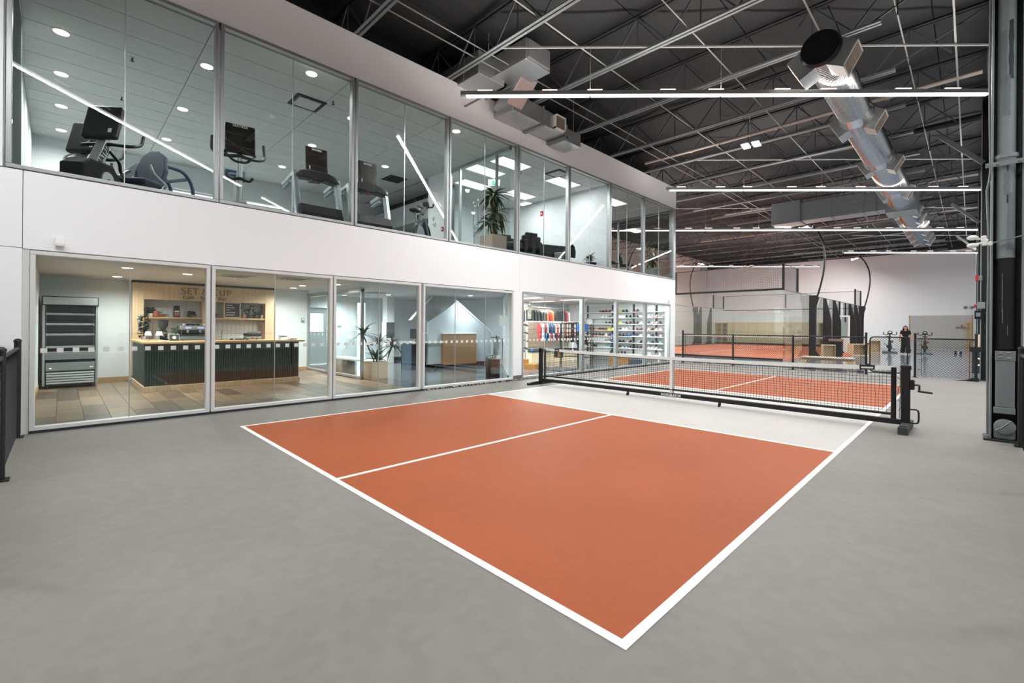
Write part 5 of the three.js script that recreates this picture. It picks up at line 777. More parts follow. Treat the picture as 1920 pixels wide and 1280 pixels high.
// ---------- sports shop ----------
for (const [x, z, w, l] of [[-2.6, -9.0, 1.5, 'first long panel light of the shop, near the pier'], [-4.6, -10.6, 1.5, 'panel light over the shirt rail'], [-3.6, -12.4, 1.5, 'panel light in the middle of the shop'], [-2.4, -14.3, 1.5, 'panel light above the shoe wall'], [-5.6, -12.6, 1.2, 'panel light at the rear of the shop']]) {
  const t = thing('panel_light', `white ${l}`, 'lamp', [x, 2.5, z]); part('frame', r2(-w / 2, w / 2, -.02, 0, -.16, .16, .005), mat.white, t); part('light_lens', b2(-w / 2 + .02, w / 2 - .02, -.024, -.02, -.14, .14), mat.glowpanel, t); area('#ffffff', POW.shop * 2.2, w - .1, .26, [x, 2.465, z], [x, 0, z + .0001], 'shop_light');
}
{
  const t = thing('slat_wall', 'tan slotted display wall at the rear of the shop', 'wall panel', [-6.6, 0, 0]); let s; for (let k = 0; k < 9; k++) s ? same('slat_panel', s, t, 0, k * .2, 0) : (s = part('slat_panel', r2(0, .03, .5, .69, -11.3, -15.7, .004), mat.tan, t));
  const p = thing('display_plinth', 'pale wooden display plinth with dark top below the tan wall', 'plinth', [-5.3, 0, -12.6]); part('box', r2(-.9, .4, 0, .42, -1.6, 1.35, .006), mat.ply, p); part('top', r2(-.9, .42, .42, .47, -1.62, 1.37, .006), mat.charcoal, p);
}
const garment = (h, w, d) => ext([[-w / 2, 0], [w / 2, 0], [w * .52, h * .35], [w * .5, h * .8], [w * .2, h], [-w * .2, h], [-w * .5, h * .8], [-w * .52, h * .35]], d, .012, 'zy', -d / 2);
const hangerG = () => [tb([[0, 0, -.18], [0, .05, -.08], [0, .07, 0], [0, .05, .08], [0, 0, .18]], .006, 14, 4), tb([[0, .07, 0], [0, .12, 0], [.02, .14, 0], [.03, .11, 0]], .004, 10, 4)];
{ // high row of dark jackets, with a red pair in the middle
  const rail = thing('clothes_rail', 'high steel rail with dark jackets at the rear of the shop', 'rail', [-5.4, 2.22, -12.4]); part('rail_bar', cy([0, 0, -1.75], [0, 0, 1.0], .014, .014, 8), mat.alu, rail); part('wall_arm', bar([-1.15, 0, -1.4], [0, 0, -1.4], .02), mat.alu, rail); part('wall_arm', bar([-1.15, 0, .8], [0, 0, .8], .02), mat.alu, rail);
  const cols = [mat.black, mat.charcoal, mat.black, mat.charcoal, mat.black, mat.black, mat.orangep, mat.red, mat.orangep, mat.charcoal, mat.black, mat.charcoal, mat.black, mat.red, mat.paper]; const names = { [mat.black.uuid]: 'black', [mat.charcoal.uuid]: 'charcoal', [mat.orangep.uuid]: 'orange', [mat.red.uuid]: 'red', [mat.paper.uuid]: 'white' }; let i = 0;
  const cnt = {}; for (let z = -11.5; z > -14.1; z -= .18, i++) { const m = cols[i % cols.length], n = names[m.uuid]; const t = thing('jacket', `${nth('j' + n)} ${n} jacket from the left on the high rail at the rear of the shop`, 'jacket', [-5.4, 1.66, z], 1.25 + rnd(-.1, .1), 'jackets on the high rail'); part('cloth', garment(.44, .5, .1), m, t); part('sleeve', ext([[.2, .36], [.28, .3], [.3, -.02], [.22, -.03]], .07, .01, 'zy', -.035), m, t); part('sleeve', ext([[-.2, .36], [-.28, .3], [-.3, -.02], [-.22, -.03]], .07, .01, 'zy', -.035), m, t); part('hanger', hangerG().map(g => g.translate(0, .42, 0)), mat.alu, t); }
}
{ // rail of red, white and blue shirts
  const rail = thing('clothes_rail', 'white horizontal rail carrying red, white and blue shirts', 'rail', [-4.6, 1.6, -12.1]); part('rail_bar', r2(-.02, .02, .0, .035, -1.4, 1.5, .005), mat.white, rail); part('upright', b2(-.02, .02, -1.6, 0, -1.38, -1.34), mat.white, rail); part('upright', b2(-.02, .02, -1.6, 0, 1.42, 1.46), mat.white, rail);
  const P = [[mat.red, 'red'], [mat.white, 'white'], [M('#c9d4dc', .8), 'pale grey'], [mat.red, 'red'], [mat.white, 'white'], [mat.navy, 'navy'], [mat.blue, 'blue'], [mat.charcoal, 'charcoal'], [mat.white, 'white'], [mat.red, 'red'], [mat.white, 'white'], [mat.navy, 'navy']];
  P.forEach(([m, n], k) => { const z = -11.35 - k * .115; for (const [y, h, ty] of [[1.18, .36, 'upper'], [.88, .34, 'lower']]) { const mm = ty === 'lower' ? P[(k * 5 + 3) % 12] : [m, n]; const t = thing('shirt', `${nth(ty + mm[1])} ${mm[1]} sports shirt from the left in the ${ty} row under the white rail`, 'shirt', [-4.6, y, z], .95 + rnd(-.1, .1), 'shirts under the white rail'); part('cloth', garment(h, .4, .05), mm[0], t); part('sleeve', ext([[.14, h * .95], [.26, h * .62], [.2, h * .5], [.12, h * .66]], .04, .008, 'zy', -.02), mm[0], t); part('sleeve', ext([[-.14, h * .95], [-.26, h * .62], [-.2, h * .5], [-.12, h * .66]], .04, .008, 'zy', -.02), mm[0], t); if (ty === 'upper') part('hanger', hangerG().map(g => g.translate(0, h - .02, 0)), mat.alu, t); } });
}
{ // standing racks
  const rack = (name, l, x, z, w, h, ang) => { const t = thing('display_rack', l, 'rack', [x, 0, z], ang); for (const sx of [-w / 2, w / 2]) for (const sz of [-.2, .2]) part('upright', b2(sx - .015, sx + .015, 0, h, sz - .015, sz + .015), mat.black, t); for (const y of [.3, h * .55, h * .78, h - .02]) part('cross_bar', [b2(-w / 2, w / 2, y, y + .02, -.2, -.18), b2(-w / 2, w / 2, y, y + .02, .18, .2)], mat.black, t); for (const y of [.6, h * .7]) part('shelf', r2(-w / 2, w / 2, y, y + .02, -.2, .2, .004), mat.black, t); return t; };
  rack('a', 'black display rack of socks and wristbands, left of two', -3.6, -12.0, .7, 1.55, .8); rack('b', 'black display rack with bags, right of two', -2.9, -12.0, .5, 1.5, .8);
  const back = thing('pegboard', 'black peg panel with small goods at the top of the sock rack', 'board', [-3.62, .85, -12.0], .8); part('board', r2(-.34, .34, 0, .75, -.015, .0, .004), mat.blackmatte, back);
  const sockM = [mat.white, mat.paper, mat.tan, mat.charcoal, mat.whitegloss]; let k = 0; const A = .8, c = Math.cos(A), s = Math.sin(A);
  for (let r = 0; r < 4; r++) for (let q = 0; q < 7; q++, k++) { const lx = -.29 + q * .097, y = .86 + r * .18, m = sockM[(k * 7 + r) % 5], n = ['white', 'off white', 'tan', 'dark grey', 'bright white'][(k * 7 + r) % 5]; const t = thing('sock_pack', `${nth(r + n)} ${n} pair of socks from the left, row ${['one', 'two', 'three', 'four'][r]} of the peg panel`, 'socks', [-3.62 + lx * c + .03 * s, y, -12.0 - lx * s + .03 * c], A, 'sock packs on the peg panel'); part('sock', ext([[-.03, .0], [.03, -.01], [.032, .06], [.02, .15], [-.02, .15], [-.035, .06]], .03, .006), m, t); part('card', b2(-.03, .03, .13, .16, .03, .034), mat.orangep, t); }
  const bg = (l, m, lx, y, w, h) => { const t = thing('sports_bag', l, 'bag', [-2.9 + lx * c, y, -12.0 - lx * s + .2], A); part('body', r2(-w / 2, w / 2, 0, h, -.08, .08, .03), m, t); part('handle', tb([[-w * .25, h - .01, 0], [-w * .2, h + .07, 0], [w * .2, h + .07, 0], [w * .25, h - .01, 0]], .012, 16, 6), mat.black, t); part('front_stripe', [b2(-w * .1, -w * .03, .04, h - .02, .08, .085), b2(w * .06, w * .13, .04, h - .02, .08, .085)], m === mat.blue ? mat.white : mat.yellow, t); };
  bg('blue bag with white stripes hanging on the right rack', mat.blue, .02, 1.25, .4, .3); bg('black bag with yellow stripes on the right rack', mat.black, .0, .78, .4, .3); bg('black bag on the low shelf of the left rack', mat.black, -.85, .3, .34, .28);
  const box = (l, x, z, y, w, h, d, m) => { const t = thing('carton', l, 'box', [x, y, z], .3); part('box_body', r2(-w / 2, w / 2, 0, h, -d / 2, d / 2, .004), m, t); part('lid_seam', b2(-w / 2 - .001, w / 2 + .001, h * .62, h * .63, -d / 2 - .001, d / 2 + .001), mat.stem, t); };
  const card = M('#b07a3a', .8); box('small brown carton on the shop floor beside the pier, lower', -3.4, -9.62, 0, .42, .16, .3, card); box('small brown carton standing on the lower carton', -3.6, -9.55, .16, .16, .15, .16, card);
  box('wide brown carton on the floor below the shoe wall', -2.6, -13.9, 0, .75, .26, .4, card); box('navy shoe box beside the wide brown carton', -1.9, -13.9, 0, .45, .2, .34, mat.navy);
  const rg = thing('doormat', 'dark patterned mat on the shop floor behind the left net post', 'mat', [-2.6, 0, -10.2]); part('mat_body', r2(-.5, .5, 0, .015, -.6, .6, .004), mat.charcoal, rg);
  const hd = thing('hat_display', 'column of dark caps beside the white shop pier', 'hats', [-3.9, 0, -9.85]); part('stand', cy([0, 0, 0], [0, 2.1, 0], .02, .02, 8), mat.alu, hd); part('base', cy([0, 0, 0], [0, .03, 0], .16, .16, 18), mat.alu, hd);
  for (let i = 0; i < 4; i++) { const t = thing('cap', `dark cap with pale brim on the hat column, ${['lowest', 'second', 'third', 'topmost'][i]}`, 'cap', [-3.82, .62 + i * .27, -9.75]); part('crown', lathe([[.1, 0], [.1, .03], [.075, .08], [0, .1]], 0, 0, 0, 16), mat.black, t); part('brim', ext([[-.08, .04], [.08, .04], [.06, .17], [0, .19], [-.06, .17]], .012, .003, 'xz', 0), mat.white, t); }
  const pm = thing('camouflage_jacket', 'pale patterned jacket hanging at the top left of the shop', 'jacket', [-4.0, 1.7, -10.15], .8); part('cloth', garment(.5, .34, .12), M('#ffffff', .85, 0, { map: mottle([150, 152, 138], .9, 9, 301, [4, 4], 128) }), pm); part('hanger', hangerG().map(g => g.translate(0, .48, 0)), mat.alu, pm);
  const sg = thing('shelf_notice', 'white paper sign standing on a glass shelf left of the shoe wall', 'sign', [-5.2, 1.571, -15.5], .3); part('sheet', r2(-.13, .13, 0, .22, -.004, .004, .002), mat.paper, sg);
}
// ---------- shoe wall ----------
{
  const Z = -15.71, wall = thing('shoe_wall', 'white slotted shoe wall with dark rails and glass shelves', 'shelves', [0, 0, Z]); let s; for (let k = 0; k < 8; k++) s ? same('back_panel', s, wall, 0, k * .245, 0) : (s = part('back_panel', r2(-5.5, -1.55, .42, .655, 0, .02, .004), mat.tilewhite, wall));
  for (const x of [-5.45, -4.1, -3.05, -2.0]) part('slot_rail', b2(x - .04, x + .04, .3, 2.42, .02, .04), mat.charcoal, wall);
  const ys = [.54, .775, 1.045, 1.3, 1.57, 1.84, 2.085], wd = ['lowest', 'second', 'third', 'fourth', 'fifth', 'sixth', 'top'];
  for (const y of ys) { part('shelf', r2(-5.5, -3.55, y - .02, y, .04, .34, .004), mat.whitegloss, wall); part('shelf', r2(-3.52, -1.56, y - .02, y, .04, .34, .004), mat.whitegloss, wall); part('shelf_bracket', [-5.45, -4.1, -3.05, -2.0].map(x => b2(x - .012, x + .012, y - .05, y - .02, .04, .3)), mat.alu, wall); }
  const low = thing('low_shelf', 'low white shelf under the shoe wall', 'shelf', [0, 0, Z]); part('board', r2(-5.2, -1.6, .27, .3, 0, .5, .005), mat.white, low); part('support', b2(-5.1, -5.06, 0, .27, .05, .45), mat.white, low); part('support', b2(-1.7, -1.66, 0, .27, .05, .45), mat.white, low);
  const sole = ext([[-.045, -.12], [.04, -.12], [.05, -.02], [.045, .08], [.02, .14], [-.02, .14], [-.045, .08], [-.04, -.02]], .026, .006, 'xz', 0);
  const upper = () => { const g = new THREE.SphereGeometry(1, 14, 10, 0, PI * 2, 0, PI / 2); const p = g.attributes.position; for (let i = 0; i < p.count; i++) { let x = p.getX(i), y = p.getY(i), z = p.getZ(i); const u = z; const hgt = u < 0 ? .085 : .085 - .045 * u; p.setXYZ(i, x * (.044 - .008 * Math.abs(u)), y * hgt * (u > -.9 ? 1 : .9), z * .132); } g.computeVertexNormals(); return g; };
  const shoe = (m, sm) => { const o = new THREE.Group(); part('sole', sole, sm, o); const u = part('upper', [upper().translate(0, .02, .004)], m, o); part('collar', [lathe([[.026, .09], [.034, .1], [.034, .12], [.027, .118]], 0, -.012, -.065, 12)], sm === mat.white ? m : sm, o); part('tongue', rx(r2(-.018, .018, .07, .12, -.02, -.008, .005), .4, 0, .07, 0).translate(0, 0, .0), m, o); part('laces', [0, 1, 2].map(i => cy([-.022, .089 - i * .007, .0 + i * .024], [.022, .089 - i * .007, .0 + i * .024], .004, .004, 5)), mat.white, o); return o; };
  const kinds = { black: [mat.black, mat.charcoal], white: [mat.white, mat.white], orange: [mat.black, M('#e05a2a', .5)], yellow: [M('#d8d84a', .6), M('#c8c83a', .5)], blue: [M('#2b66b8', .6), mat.navy], 'red soled black': [mat.charcoal, mat.red], grey: [mat.greyp, mat.white], navy: [mat.navy, mat.white], teal: [M('#5fa3a0', .6), mat.white], 'red and white': [mat.white, mat.red] };
  const src = {}; const rows = [ // from the left end of each shelf
    ['', '', 'black', 'black', '', '', 'teal', 'teal', 'black', 'black', 'orange', 'teal', 'teal', 'navy', 'black', 'black', 'red soled black', 'red and white', 'red and white', 'white', 'white', 'grey'],
    ['', '', '', '', '', '', 'grey', 'grey', 'blue', 'blue', 'black', 'black', '', 'black', 'black', '', 'black', 'teal', 'teal', 'navy', 'navy', 'teal'],
    ['', '', 'orange', 'orange', 'orange', 'orange', 'white', 'red soled black', 'blue', 'blue', 'red soled black', 'black', 'blue', 'blue', 'navy', 'navy', 'white', 'orange', 'white', 'navy', 'navy', 'red and white'],
    ['white', 'orange', 'orange', '', 'orange', 'orange', 'orange', 'yellow', 'yellow', 'navy', 'navy', 'white', 'white', '', '', 'red soled black', 'red soled black', 'grey', 'red and white', 'orange', 'white', 'red and white'],
    ['', '', '', '', '', '', 'navy', 'navy', 'red soled black', 'yellow', 'yellow', 'grey', 'black', 'red soled black', 'black', 'black', 'white', 'navy', 'navy', 'red and white', 'red and white', 'black'],
    ['', '', '', '', '', 'white', 'white', 'grey', 'grey', 'black', 'white', 'white', 'black', 'black', 'black', 'black', 'red and white', 'white', 'white', 'red and white', 'red and white', 'grey'],
    ['', '', '', '', 'teal', 'orange', 'orange', 'orange', 'grey', 'teal', 'yellow', 'black', 'black', '', 'red soled black', 'red soled black', '', '', '', '', '', '']];
  rows.forEach((r, j) => r.forEach((k, i) => { if (!k) return; const x = -5.36 + i * .173, lab = `${nth(j + k)} ${k} shoe from the left on the ${wd[j]} shelf of the shoe wall`, grp = `shoes on the ${wd[j]} shelf`, pos = [x, ys[j], Z + .2], a = rnd(-.25, .25) + (i % 3 ? 0 : .8);
    if (!src[k]) { const o = shoe(...kinds[k]); o.name = numbered('sports_shoe'); o.userData = { label: lab, category: 'shoe', group: grp }; o.position.set(...pos); o.rotation.y = a; scene.add(o); src[k] = o; } else dup(src[k], pos, a, lab, grp); }));
  [[-4.0, 'black'], [-3.8, 'black'], [-3.62, 'black'], [-3.45, 'black'], [-3.3, 'black'], [-2.35, 'white'], [-2.15, 'white'], [-1.85, 'grey'], [-1.7, 'white']].forEach(([x, k]) => dup(src[k], [x, .3, Z + .3], .5, `${nth('low' + k)} ${k} shoe from the left on the low shelf under the shoe wall`, 'shoes on the low shelf'));
  const bs = solo('blue_shoe', [sole.clone(), upper().translate(0, .02, 0)], mat.blue, 'bright blue shoe at the left end of the display plinth', 'shoe', null, [-4.6, .47, -11.1], .7); bs.name = numbered('sports_shoe'); bs.position.set(-5.1, .47, -11.5);
}
// ---------- upstairs: gym ----------
const FU = 3.3;
[[-3.3, 1.8], [-5.05, 1.8], [-6.85, 1.8], [-8.6, 1.8], [-2.75, -.1], [-5.1, -.1], [-7.4, -.12], [-1.62, -1.55], [-2.85, -2.93], [-1.68, -5.02], [-5.15, -5.05], [-7.4, -2.9], [-5.1, -2.9]].forEach(([x, z], i) => {
  const w = ['nearest the first upper window, front', 'in the left row of the gym, second', 'in the left row of the gym, third', 'in the left row of the gym, fourth', 'right of the first window joint, front', 'in the second row of the gym, middle', 'in the second row of the gym, rear', 'above the first treadmill', 'above the second treadmill', 'nearest the glass partition', 'beside the dark recess', 'at the rear right of the gym', 'in the middle of the gym'][i];
  const t = thing('downlight', `round bright ceiling light upstairs ${w}`, 'lamp', [x, 6.16, z]); part('trim_ring', lathe([[.085, 0], [.085, -.012], [.11, -.008], [.11, 0]], 0, 0, 0, 24), mat.white, t); part('light_lens', cy([0, -.016, 0], [0, 0, 0], .095, .085, 24), mat.glowdown, t); spot('#fdfdfb', POW.gym * 6, [x, 6.12, z], [x, FU, z], 1.45, 1, 3);
});
for (const [x, z, w, h, l] of [[-3.3, -7.4, .58, 1.18, 'bright office panel light left of the ceiling vent, front'], [-4.6, -8.0, .58, 1.18, 'bright office panel light left of the exit sign'], [-2.3, -7.5, .58, 1.18, 'bright office panel light right behind the glass partition'], [-2.3, -9.9, .58, 1.18, 'bright office panel light beside the ceiling vent'], [-4.3, -9.9, .58, 1.18, 'bright office panel light over the armchairs'], [-2.4, -13.0, .58, 1.18, 'bright panel light in the corner meeting room'], [-4.4, -13.6, .58, 1.18, 'bright panel light at the rear of the corner meeting room']]) { const t = thing('panel_light', l, 'lamp', [x, 6.16, z]); part('frame', r2(-w / 2, w / 2, -.015, 0, -h / 2, h / 2, .004), mat.white, t); part('light_lens', b2(-w / 2 + .015, w / 2 - .015, -.018, -.015, -h / 2 + .015, h / 2 - .015), mat.glowpanel, t); area('#fbfdff', POW.panel, w - .06, h - .06, [x, 6.13, z], [x, FU, z + .0001], 'panel'); }
function vent4(x, z, l, m = mat.ceil) { const t = thing('ceiling_vent', l, 'vent', [x, 6.16, z]); const s = .3; part('frame', [b2(-s, s, -.015, 0, s - .06, s), b2(-s, s, -.015, 0, -s, -s + .06), b2(-s, -s + .06, -.015, 0, -s + .06, s - .06), b2(s - .06, s, -.015, 0, -s + .06, s - .06)], mat.charcoal, t); part('plate', r2(-.22, .22, -.03, -.012, -.22, .22, .006), m, t); }
vent4(-2.85, -1.93, 'square ceiling air vent in front of the treadmills'); vent4(-1.86, -9.1, 'square ceiling air vent in the office'); vent4(-6.0, -5.85, 'dark square ceiling grille beside the dark recess', mat.charcoal);
for (const [x, y, z, l] of [[-4.0, 6.16, -1.6, 'round smoke detector on the gym ceiling behind the vent'], [-3.4, 6.16, .9, 'small dark sprinkler head on the ceiling of the first window'], [-5.4, 6.16, .9, 'small sprinkler head further back on the gym ceiling'], [-2.4, 6.16, -2.3, 'tiny sprinkler head right of the ceiling vent'], [-2.6, 6.16, -8.2, 'tiny sprinkler head on the office ceiling']]) { const t = thing('ceiling_sensor', l, 'sensor', [x, y, z]); if (l.startsWith('round')) part('body', lathe([[0, -.05], [.05, -.045], [.07, -.02], [.07, 0]], 0, 0, 0, 20), mat.white, t); else { part('head', [cy([0, -.06, 0], [0, 0, 0], .012), cy([0, -.065, 0], [0, -.06, 0], .03, .03, 12)], mat.steeldark, t); part('plate', cy([0, -.008, 0], [0, 0, 0], .035, .035, 14), mat.alu, t); } }
// corner shelving strips at the left end of the gym
{ const t = thing('blind', 'grey vertical blind strips at the left end of the first upper window', 'blind', [0, 0, 2.26]); let s; for (let i = 0; i < 14; i++) s ? same('blind_slat', s, t, -i * .13, 0, 0) : (s = part('blind_slat', ry(b2(-.055, .055, FU + .05, 6.1, -.004, .004), .5).translate(-1.6, 0, 0), M('#87938f', .6), t)); part('head_rail', r2(-3.4, -1.5, 6.08, 6.14, -.03, .03, .006), mat.alu, t); }
const screenText = (t, w, m) => part('brand_lettering', w, m, t);
function recumbent(label, pos, ang) {                              // faces +z, seat at -z
  const t = thing('recumbent_bike', label, 'exercise bike', pos, ang);
  part('shroud', [ext([[.5, .04], [.5, .3], [.34, .4], [.0, .42], [-.15, .25], [-.2, .04]], .26, .03, 'zy', -.13)], mat.blackmatte, t); part('crank_cover', cy([.13, .2, .12], [.15, .2, .12], .1, .1, 20), mat.silver, t); part('crank_cover', cy([-.15, .2, .12], [-.13, .2, .12], .1, .1, 20), mat.silver, t);
  part('pedal', [bar([.16, .2, .12], [.17, .06, .2], .025), r2(.16, .27, .04, .07, .14, .26, .008)], mat.black, t); part('pedal', [bar([-.16, .2, .12], [-.17, .34, .04], .025), r2(-.27, -.16, .32, .35, -.02, .1, .008)], mat.black, t);
  part('stalk', [ext([[.12, .3], [.24, .32], [.02, .78], [-.1, .72]], .12, .02, 'zy', -.06)], mat.silver, t); const tx = text('MATRIX', .07, .004); tx.rotateY(PI / 2); part('brand_lettering', rx(tx.translate(.061, .54, .08), 1.107, 0, .54, .08), mat.black, t);
  part('console', [rx(rb(.42, .48, .09, 0, .98, .0, .035, 3), -.28, 0, .98, 0)], M('#26292b', .38), t); part('console_neck', bar([0, .7, -.02], [0, .9, .02], .1, .07), mat.black, t); part('console_label', rx(b2(.12, .16, .8, .86, .05, .055), -.28, 0, .98, 0), mat.paper, t);
  part('handlebar', tb([[-.3, .92, -.28], [-.32, .78, -.2], [-.3, .7, -.05], [-.1, .7, 0], [.1, .7, 0], [.3, .7, -.05], [.32, .78, -.2], [.3, .92, -.28]], .022, 50, 8), mat.black, t); part('linkage', [tb([[.06, .62, -.02], [.12, .5, -.1], [.1, .4, -.16], [.05, .36, -.3]], .02, 20, 7), tb([[-.06, .62, -.02], [-.12, .5, -.1], [-.1, .4, -.16], [-.05, .36, -.3]], .02, 20, 7), bar([.08, .3, -.1], [.12, .46, -.3], .03)], mat.blackgloss, t);
  part('frame_beam', [bar([0, .12, .3], [0, .12, -.95], .09, .12), bar([0, .18, -.1], [0, .34, -.75], .07, .08), r2(-.3, .3, 0, .07, .32, .42, .02), r2(-.32, .32, 0, .07, -1.0, -.9, .02)], mat.steeldark, t);
  part('seat', [rx(rb(.42, .09, .4, 0, .4, -.66, .035, 3), .08, 0, .4, -.66)], M('#243444', .6), t); part('backrest', [rx(ext([[-.2, 0], [.2, 0], [.22, .25], [.16, .5], [.07, .58], [-.07, .58], [-.16, .5], [-.22, .25]], .08, .025), -.3).translate(0, .42, -.9)], M('#2a3c4e', .55), t);
  part('seat_handle', tb([[.25, .62, -.5], [.28, .5, -.55], [.28, .42, -.8], [.2, .4, -.9]], .018, 20, 7), mat.alu, t); part('seat_handle', tb([[-.25, .62, -.5], [-.28, .5, -.55], [-.28, .42, -.8], [-.2, .4, -.9]], .018, 20, 7), mat.alu, t); part('trim_line', tb([[.14, .16, -.2], [.15, .2, -.5], [.13, .14, -.85]], .008, 16, 5), mat.orangep, t);
  return t;
}
const rcb = recumbent('black recumbent bike with silver stalk, nearest the first upper window', [-2.02, FU, 1.34], .9); dup(rcb, [-3.0, FU, 1.5], .85, 'second black recumbent bike, just behind the nearest one'); scene.children.slice(-1)[0].scale.setScalar(1.15); rcb.scale.setScalar(1.15);
{ // loop handled machine seen as a grey arch at the left
  const t = thing('elliptical_arm', 'chrome looped arm of a stepper behind the recumbent bikes', 'exercise machine', [-4.1, FU, 1.6], .4); part('arm', tb([[.1, .1, 0], [.0, .5, .1], [-.04, 1.0, .15], [.05, 1.14, .0], [.1, 1.1, -.35], [.0, .95, -.5]], .022, 40, 8), mat.alu, t); part('base', r2(-.3, .3, 0, .14, -.6, .3, .04), mat.black, t); part('grip', tb([[.1, 1.1, -.3], [.05, 1.02, -.45], [.0, .9, -.52]], .03, 14, 8), mat.rubber, t);
  const a = thing('weight_machine', 'dark blue framed exercise machine at the rear of the first upper window', 'exercise machine', [-4.4, FU, .25], .5); for (const x of [-.3, .3]) part('frame_post', tb([[x, 0, -.3], [x, .9, -.3], [x, 1.2, -.1], [x, 1.22, .3]], .035, 24, 8), M('#2b3e52', .5), a); part('cross_bar', [bar([-.3, .6, -.3], [.3, .6, -.3], .05), bar([-.3, 1.1, -.2], [.3, 1.1, -.2], .05), bar([-.3, .05, -.3], [.3, .05, -.3], .06)], M('#2b3e52', .5), a); part('pad', rb(.4, .1, .5, 0, .5, .1, .03), mat.rubber, a); part('weight_stack', r2(-.14, .14, .1, .7, -.4, -.28, .01), mat.black, a);
}
{ // upright bike facing the hall
  const t = thing('upright_bike', 'upright exercise bike with dark square console behind the second upper window', 'exercise bike', [-1.74, FU, -.4], -.15); t.scale.setScalar(1.08);
  part('base', [r2(-.14, .12, 0, .2, -.12, .12, .05, 3), r2(-.9, -.14, .02, .1, -.06, .06, .02), r2(-.95, -.87, 0, .06, -.26, .26, .02), r2(.0, .08, 0, .05, -.26, .26, .02)], M('#3a4a55', .45), t); part('post', cy([-.02, .15, 0], [-.0, 1.02, 0], .045, .04, 14), mat.alu, t); part('console', rz(rb(.07, .47, .42, .03, 1.2, 0, .025, 3), .1, .03, 1.2, 0), M('#241f1c', .25), t); const tx = text('MATRIX', .04, .003).rotateY(PI / 2).translate(.066, 1.4, 0); part('brand_lettering', rz(tx, .1, .03, 1.2, 0), mat.paper, t);
  part('handlebar', tb([[-.2, 1.25, .36], [-.14, 1.02, .36], [-.02, .93, .24], [.04, .92, .08], [.05, .94, 0], [.04, .92, -.08], [-.02, .93, -.24], [-.14, 1.02, -.36], [-.2, 1.25, -.36]], .026, 60, 8), M('#2d363c', .5), t); part('inner_bar', tb([[-.02, 1.0, .22], [.03, .86, .1], [.03, .84, 0], [.03, .86, -.1], [-.02, 1.0, -.22]], .02, 30, 7), M('#2d363c', .5), t); part('bottle_holder', [tb([[0, .62, .18], [.02, .56, .12], [.04, .58, 0], [.02, .56, -.12], [0, .62, -.18]], .024, 30, 7)], mat.charcoal, t);
  part('seat_post', cy([-.55, .08, 0], [-.62, .72, 0], .035, .035, 12), mat.alu, t); part('saddle', rb(.3, .1, .26, -.64, .76, 0, .045, 3), M('#3c556b', .6), t); part('seat_back', rb(.06, .2, .3, -.78, .84, 0, .03, 3), M('#3c556b', .6), t); part('pedal_strap', tb([[-.3, .2, .2], [-.28, .3, .24], [-.22, .3, .24], [-.2, .2, .2]], .014, 16, 6), mat.black, t); part('pedal', r2(-.32, -.18, .16, .19, .14, .26, .008), mat.black, t);
}
function treadmill(label, pos, ang) {                              // its console end faces +x
  const t = thing('treadmill', label, 'treadmill', pos, ang), W = .43;
  part('deck', r2(-1.75, -.1, .1, .2, -W + .02, W - .02, .02), mat.blackmatte, t); part('belt', r2(-1.7, -.3, .195, .21, -.26, .26, .004), mat.rubber, t); part('motor_hood', ext([[-.5, .06], [.06, .06], [.08, .2], [.02, .36], [-.42, .36], [-.5, .2]], W * 2 - .06, .02, 'xy', -W + .03), M('#1f2123', .4), t); part('hood_line', b2(.035, .078, .195, .205, -W + .08, W - .08), mat.charcoal, t);
  for (const s of [-1, 1]) { part('upright', ext([[-.12, .04], [.02, .04], [-.22, 1.0], [-.34, 1.0]], .085, .012, 'xy', -.0425).translate(0, 0, s * (W - .03)), M('#aab4ba', .25, .55), t); part('handrail', [ext([[-.9, .86], [-.24, .94], [-.22, 1.02], [-.95, .93]], .06, .012, 'xy', -.03).translate(0, 0, s * (W - .02)), rz(rb(.36, .03, .07, -.7, .82, s * (W - .02), .01), .12, -.7, .82, 0)], M('#9aa7ae', .3, .4), t); part('foot', r2(-.06, .06, 0, .06, s * (W - .08) - .05, s * (W - .08) + .05, .01), mat.black, t); part('foot', r2(-1.7, -1.6, 0, .1, s * (W - .08) - .04, s * (W - .08) + .04, .01), mat.black, t); }
  const hp = []; part('console_deck', ext([[-W - .0, .92], [-W + .1, 1.04], [-.2, 1.08], [.2, 1.08], [W - .1, 1.04], [W, .92], [W - .06, .9], [.12, .92], [.1, .88], [-.1, .9], [-.15, .93], [-W + .06, .9]], .24, .02, 'zy', -.42), M('#262a2c', .45), t); part('console', [rz(rb(.06, .5, .42, -.28, 1.3, 0, .02, 3), .08, -.28, 1.3, 0), r2(-.34, -.26, 1.02, 1.15, -.14, .14, .02)], M('#29221e', .3), t); const tx = text('MATRIX', .036, .003).rotateY(PI / 2).translate(-.248, 1.5, 0); part('brand_lettering', rz(tx, .08, -.28, 1.3, 0), mat.paper, t); part('console_slot', rz(b2(-.251, -.247, 1.1, 1.17, .13, .15), .08, -.28, 1.3, 0), mat.paper, t); part('safety_key', bar([-.2, .9, .03], [-.2, .84, .03], .02), mat.red, t);
  return t;
}
const tm = treadmill('treadmill with dark console, left of the pair behind the upper windows', [-1.52, FU, -1.72], -.02); dup(tm, [-1.52, FU, -2.78], -.02, 'treadmill with dark console, right of the pair, crossed by a window post');
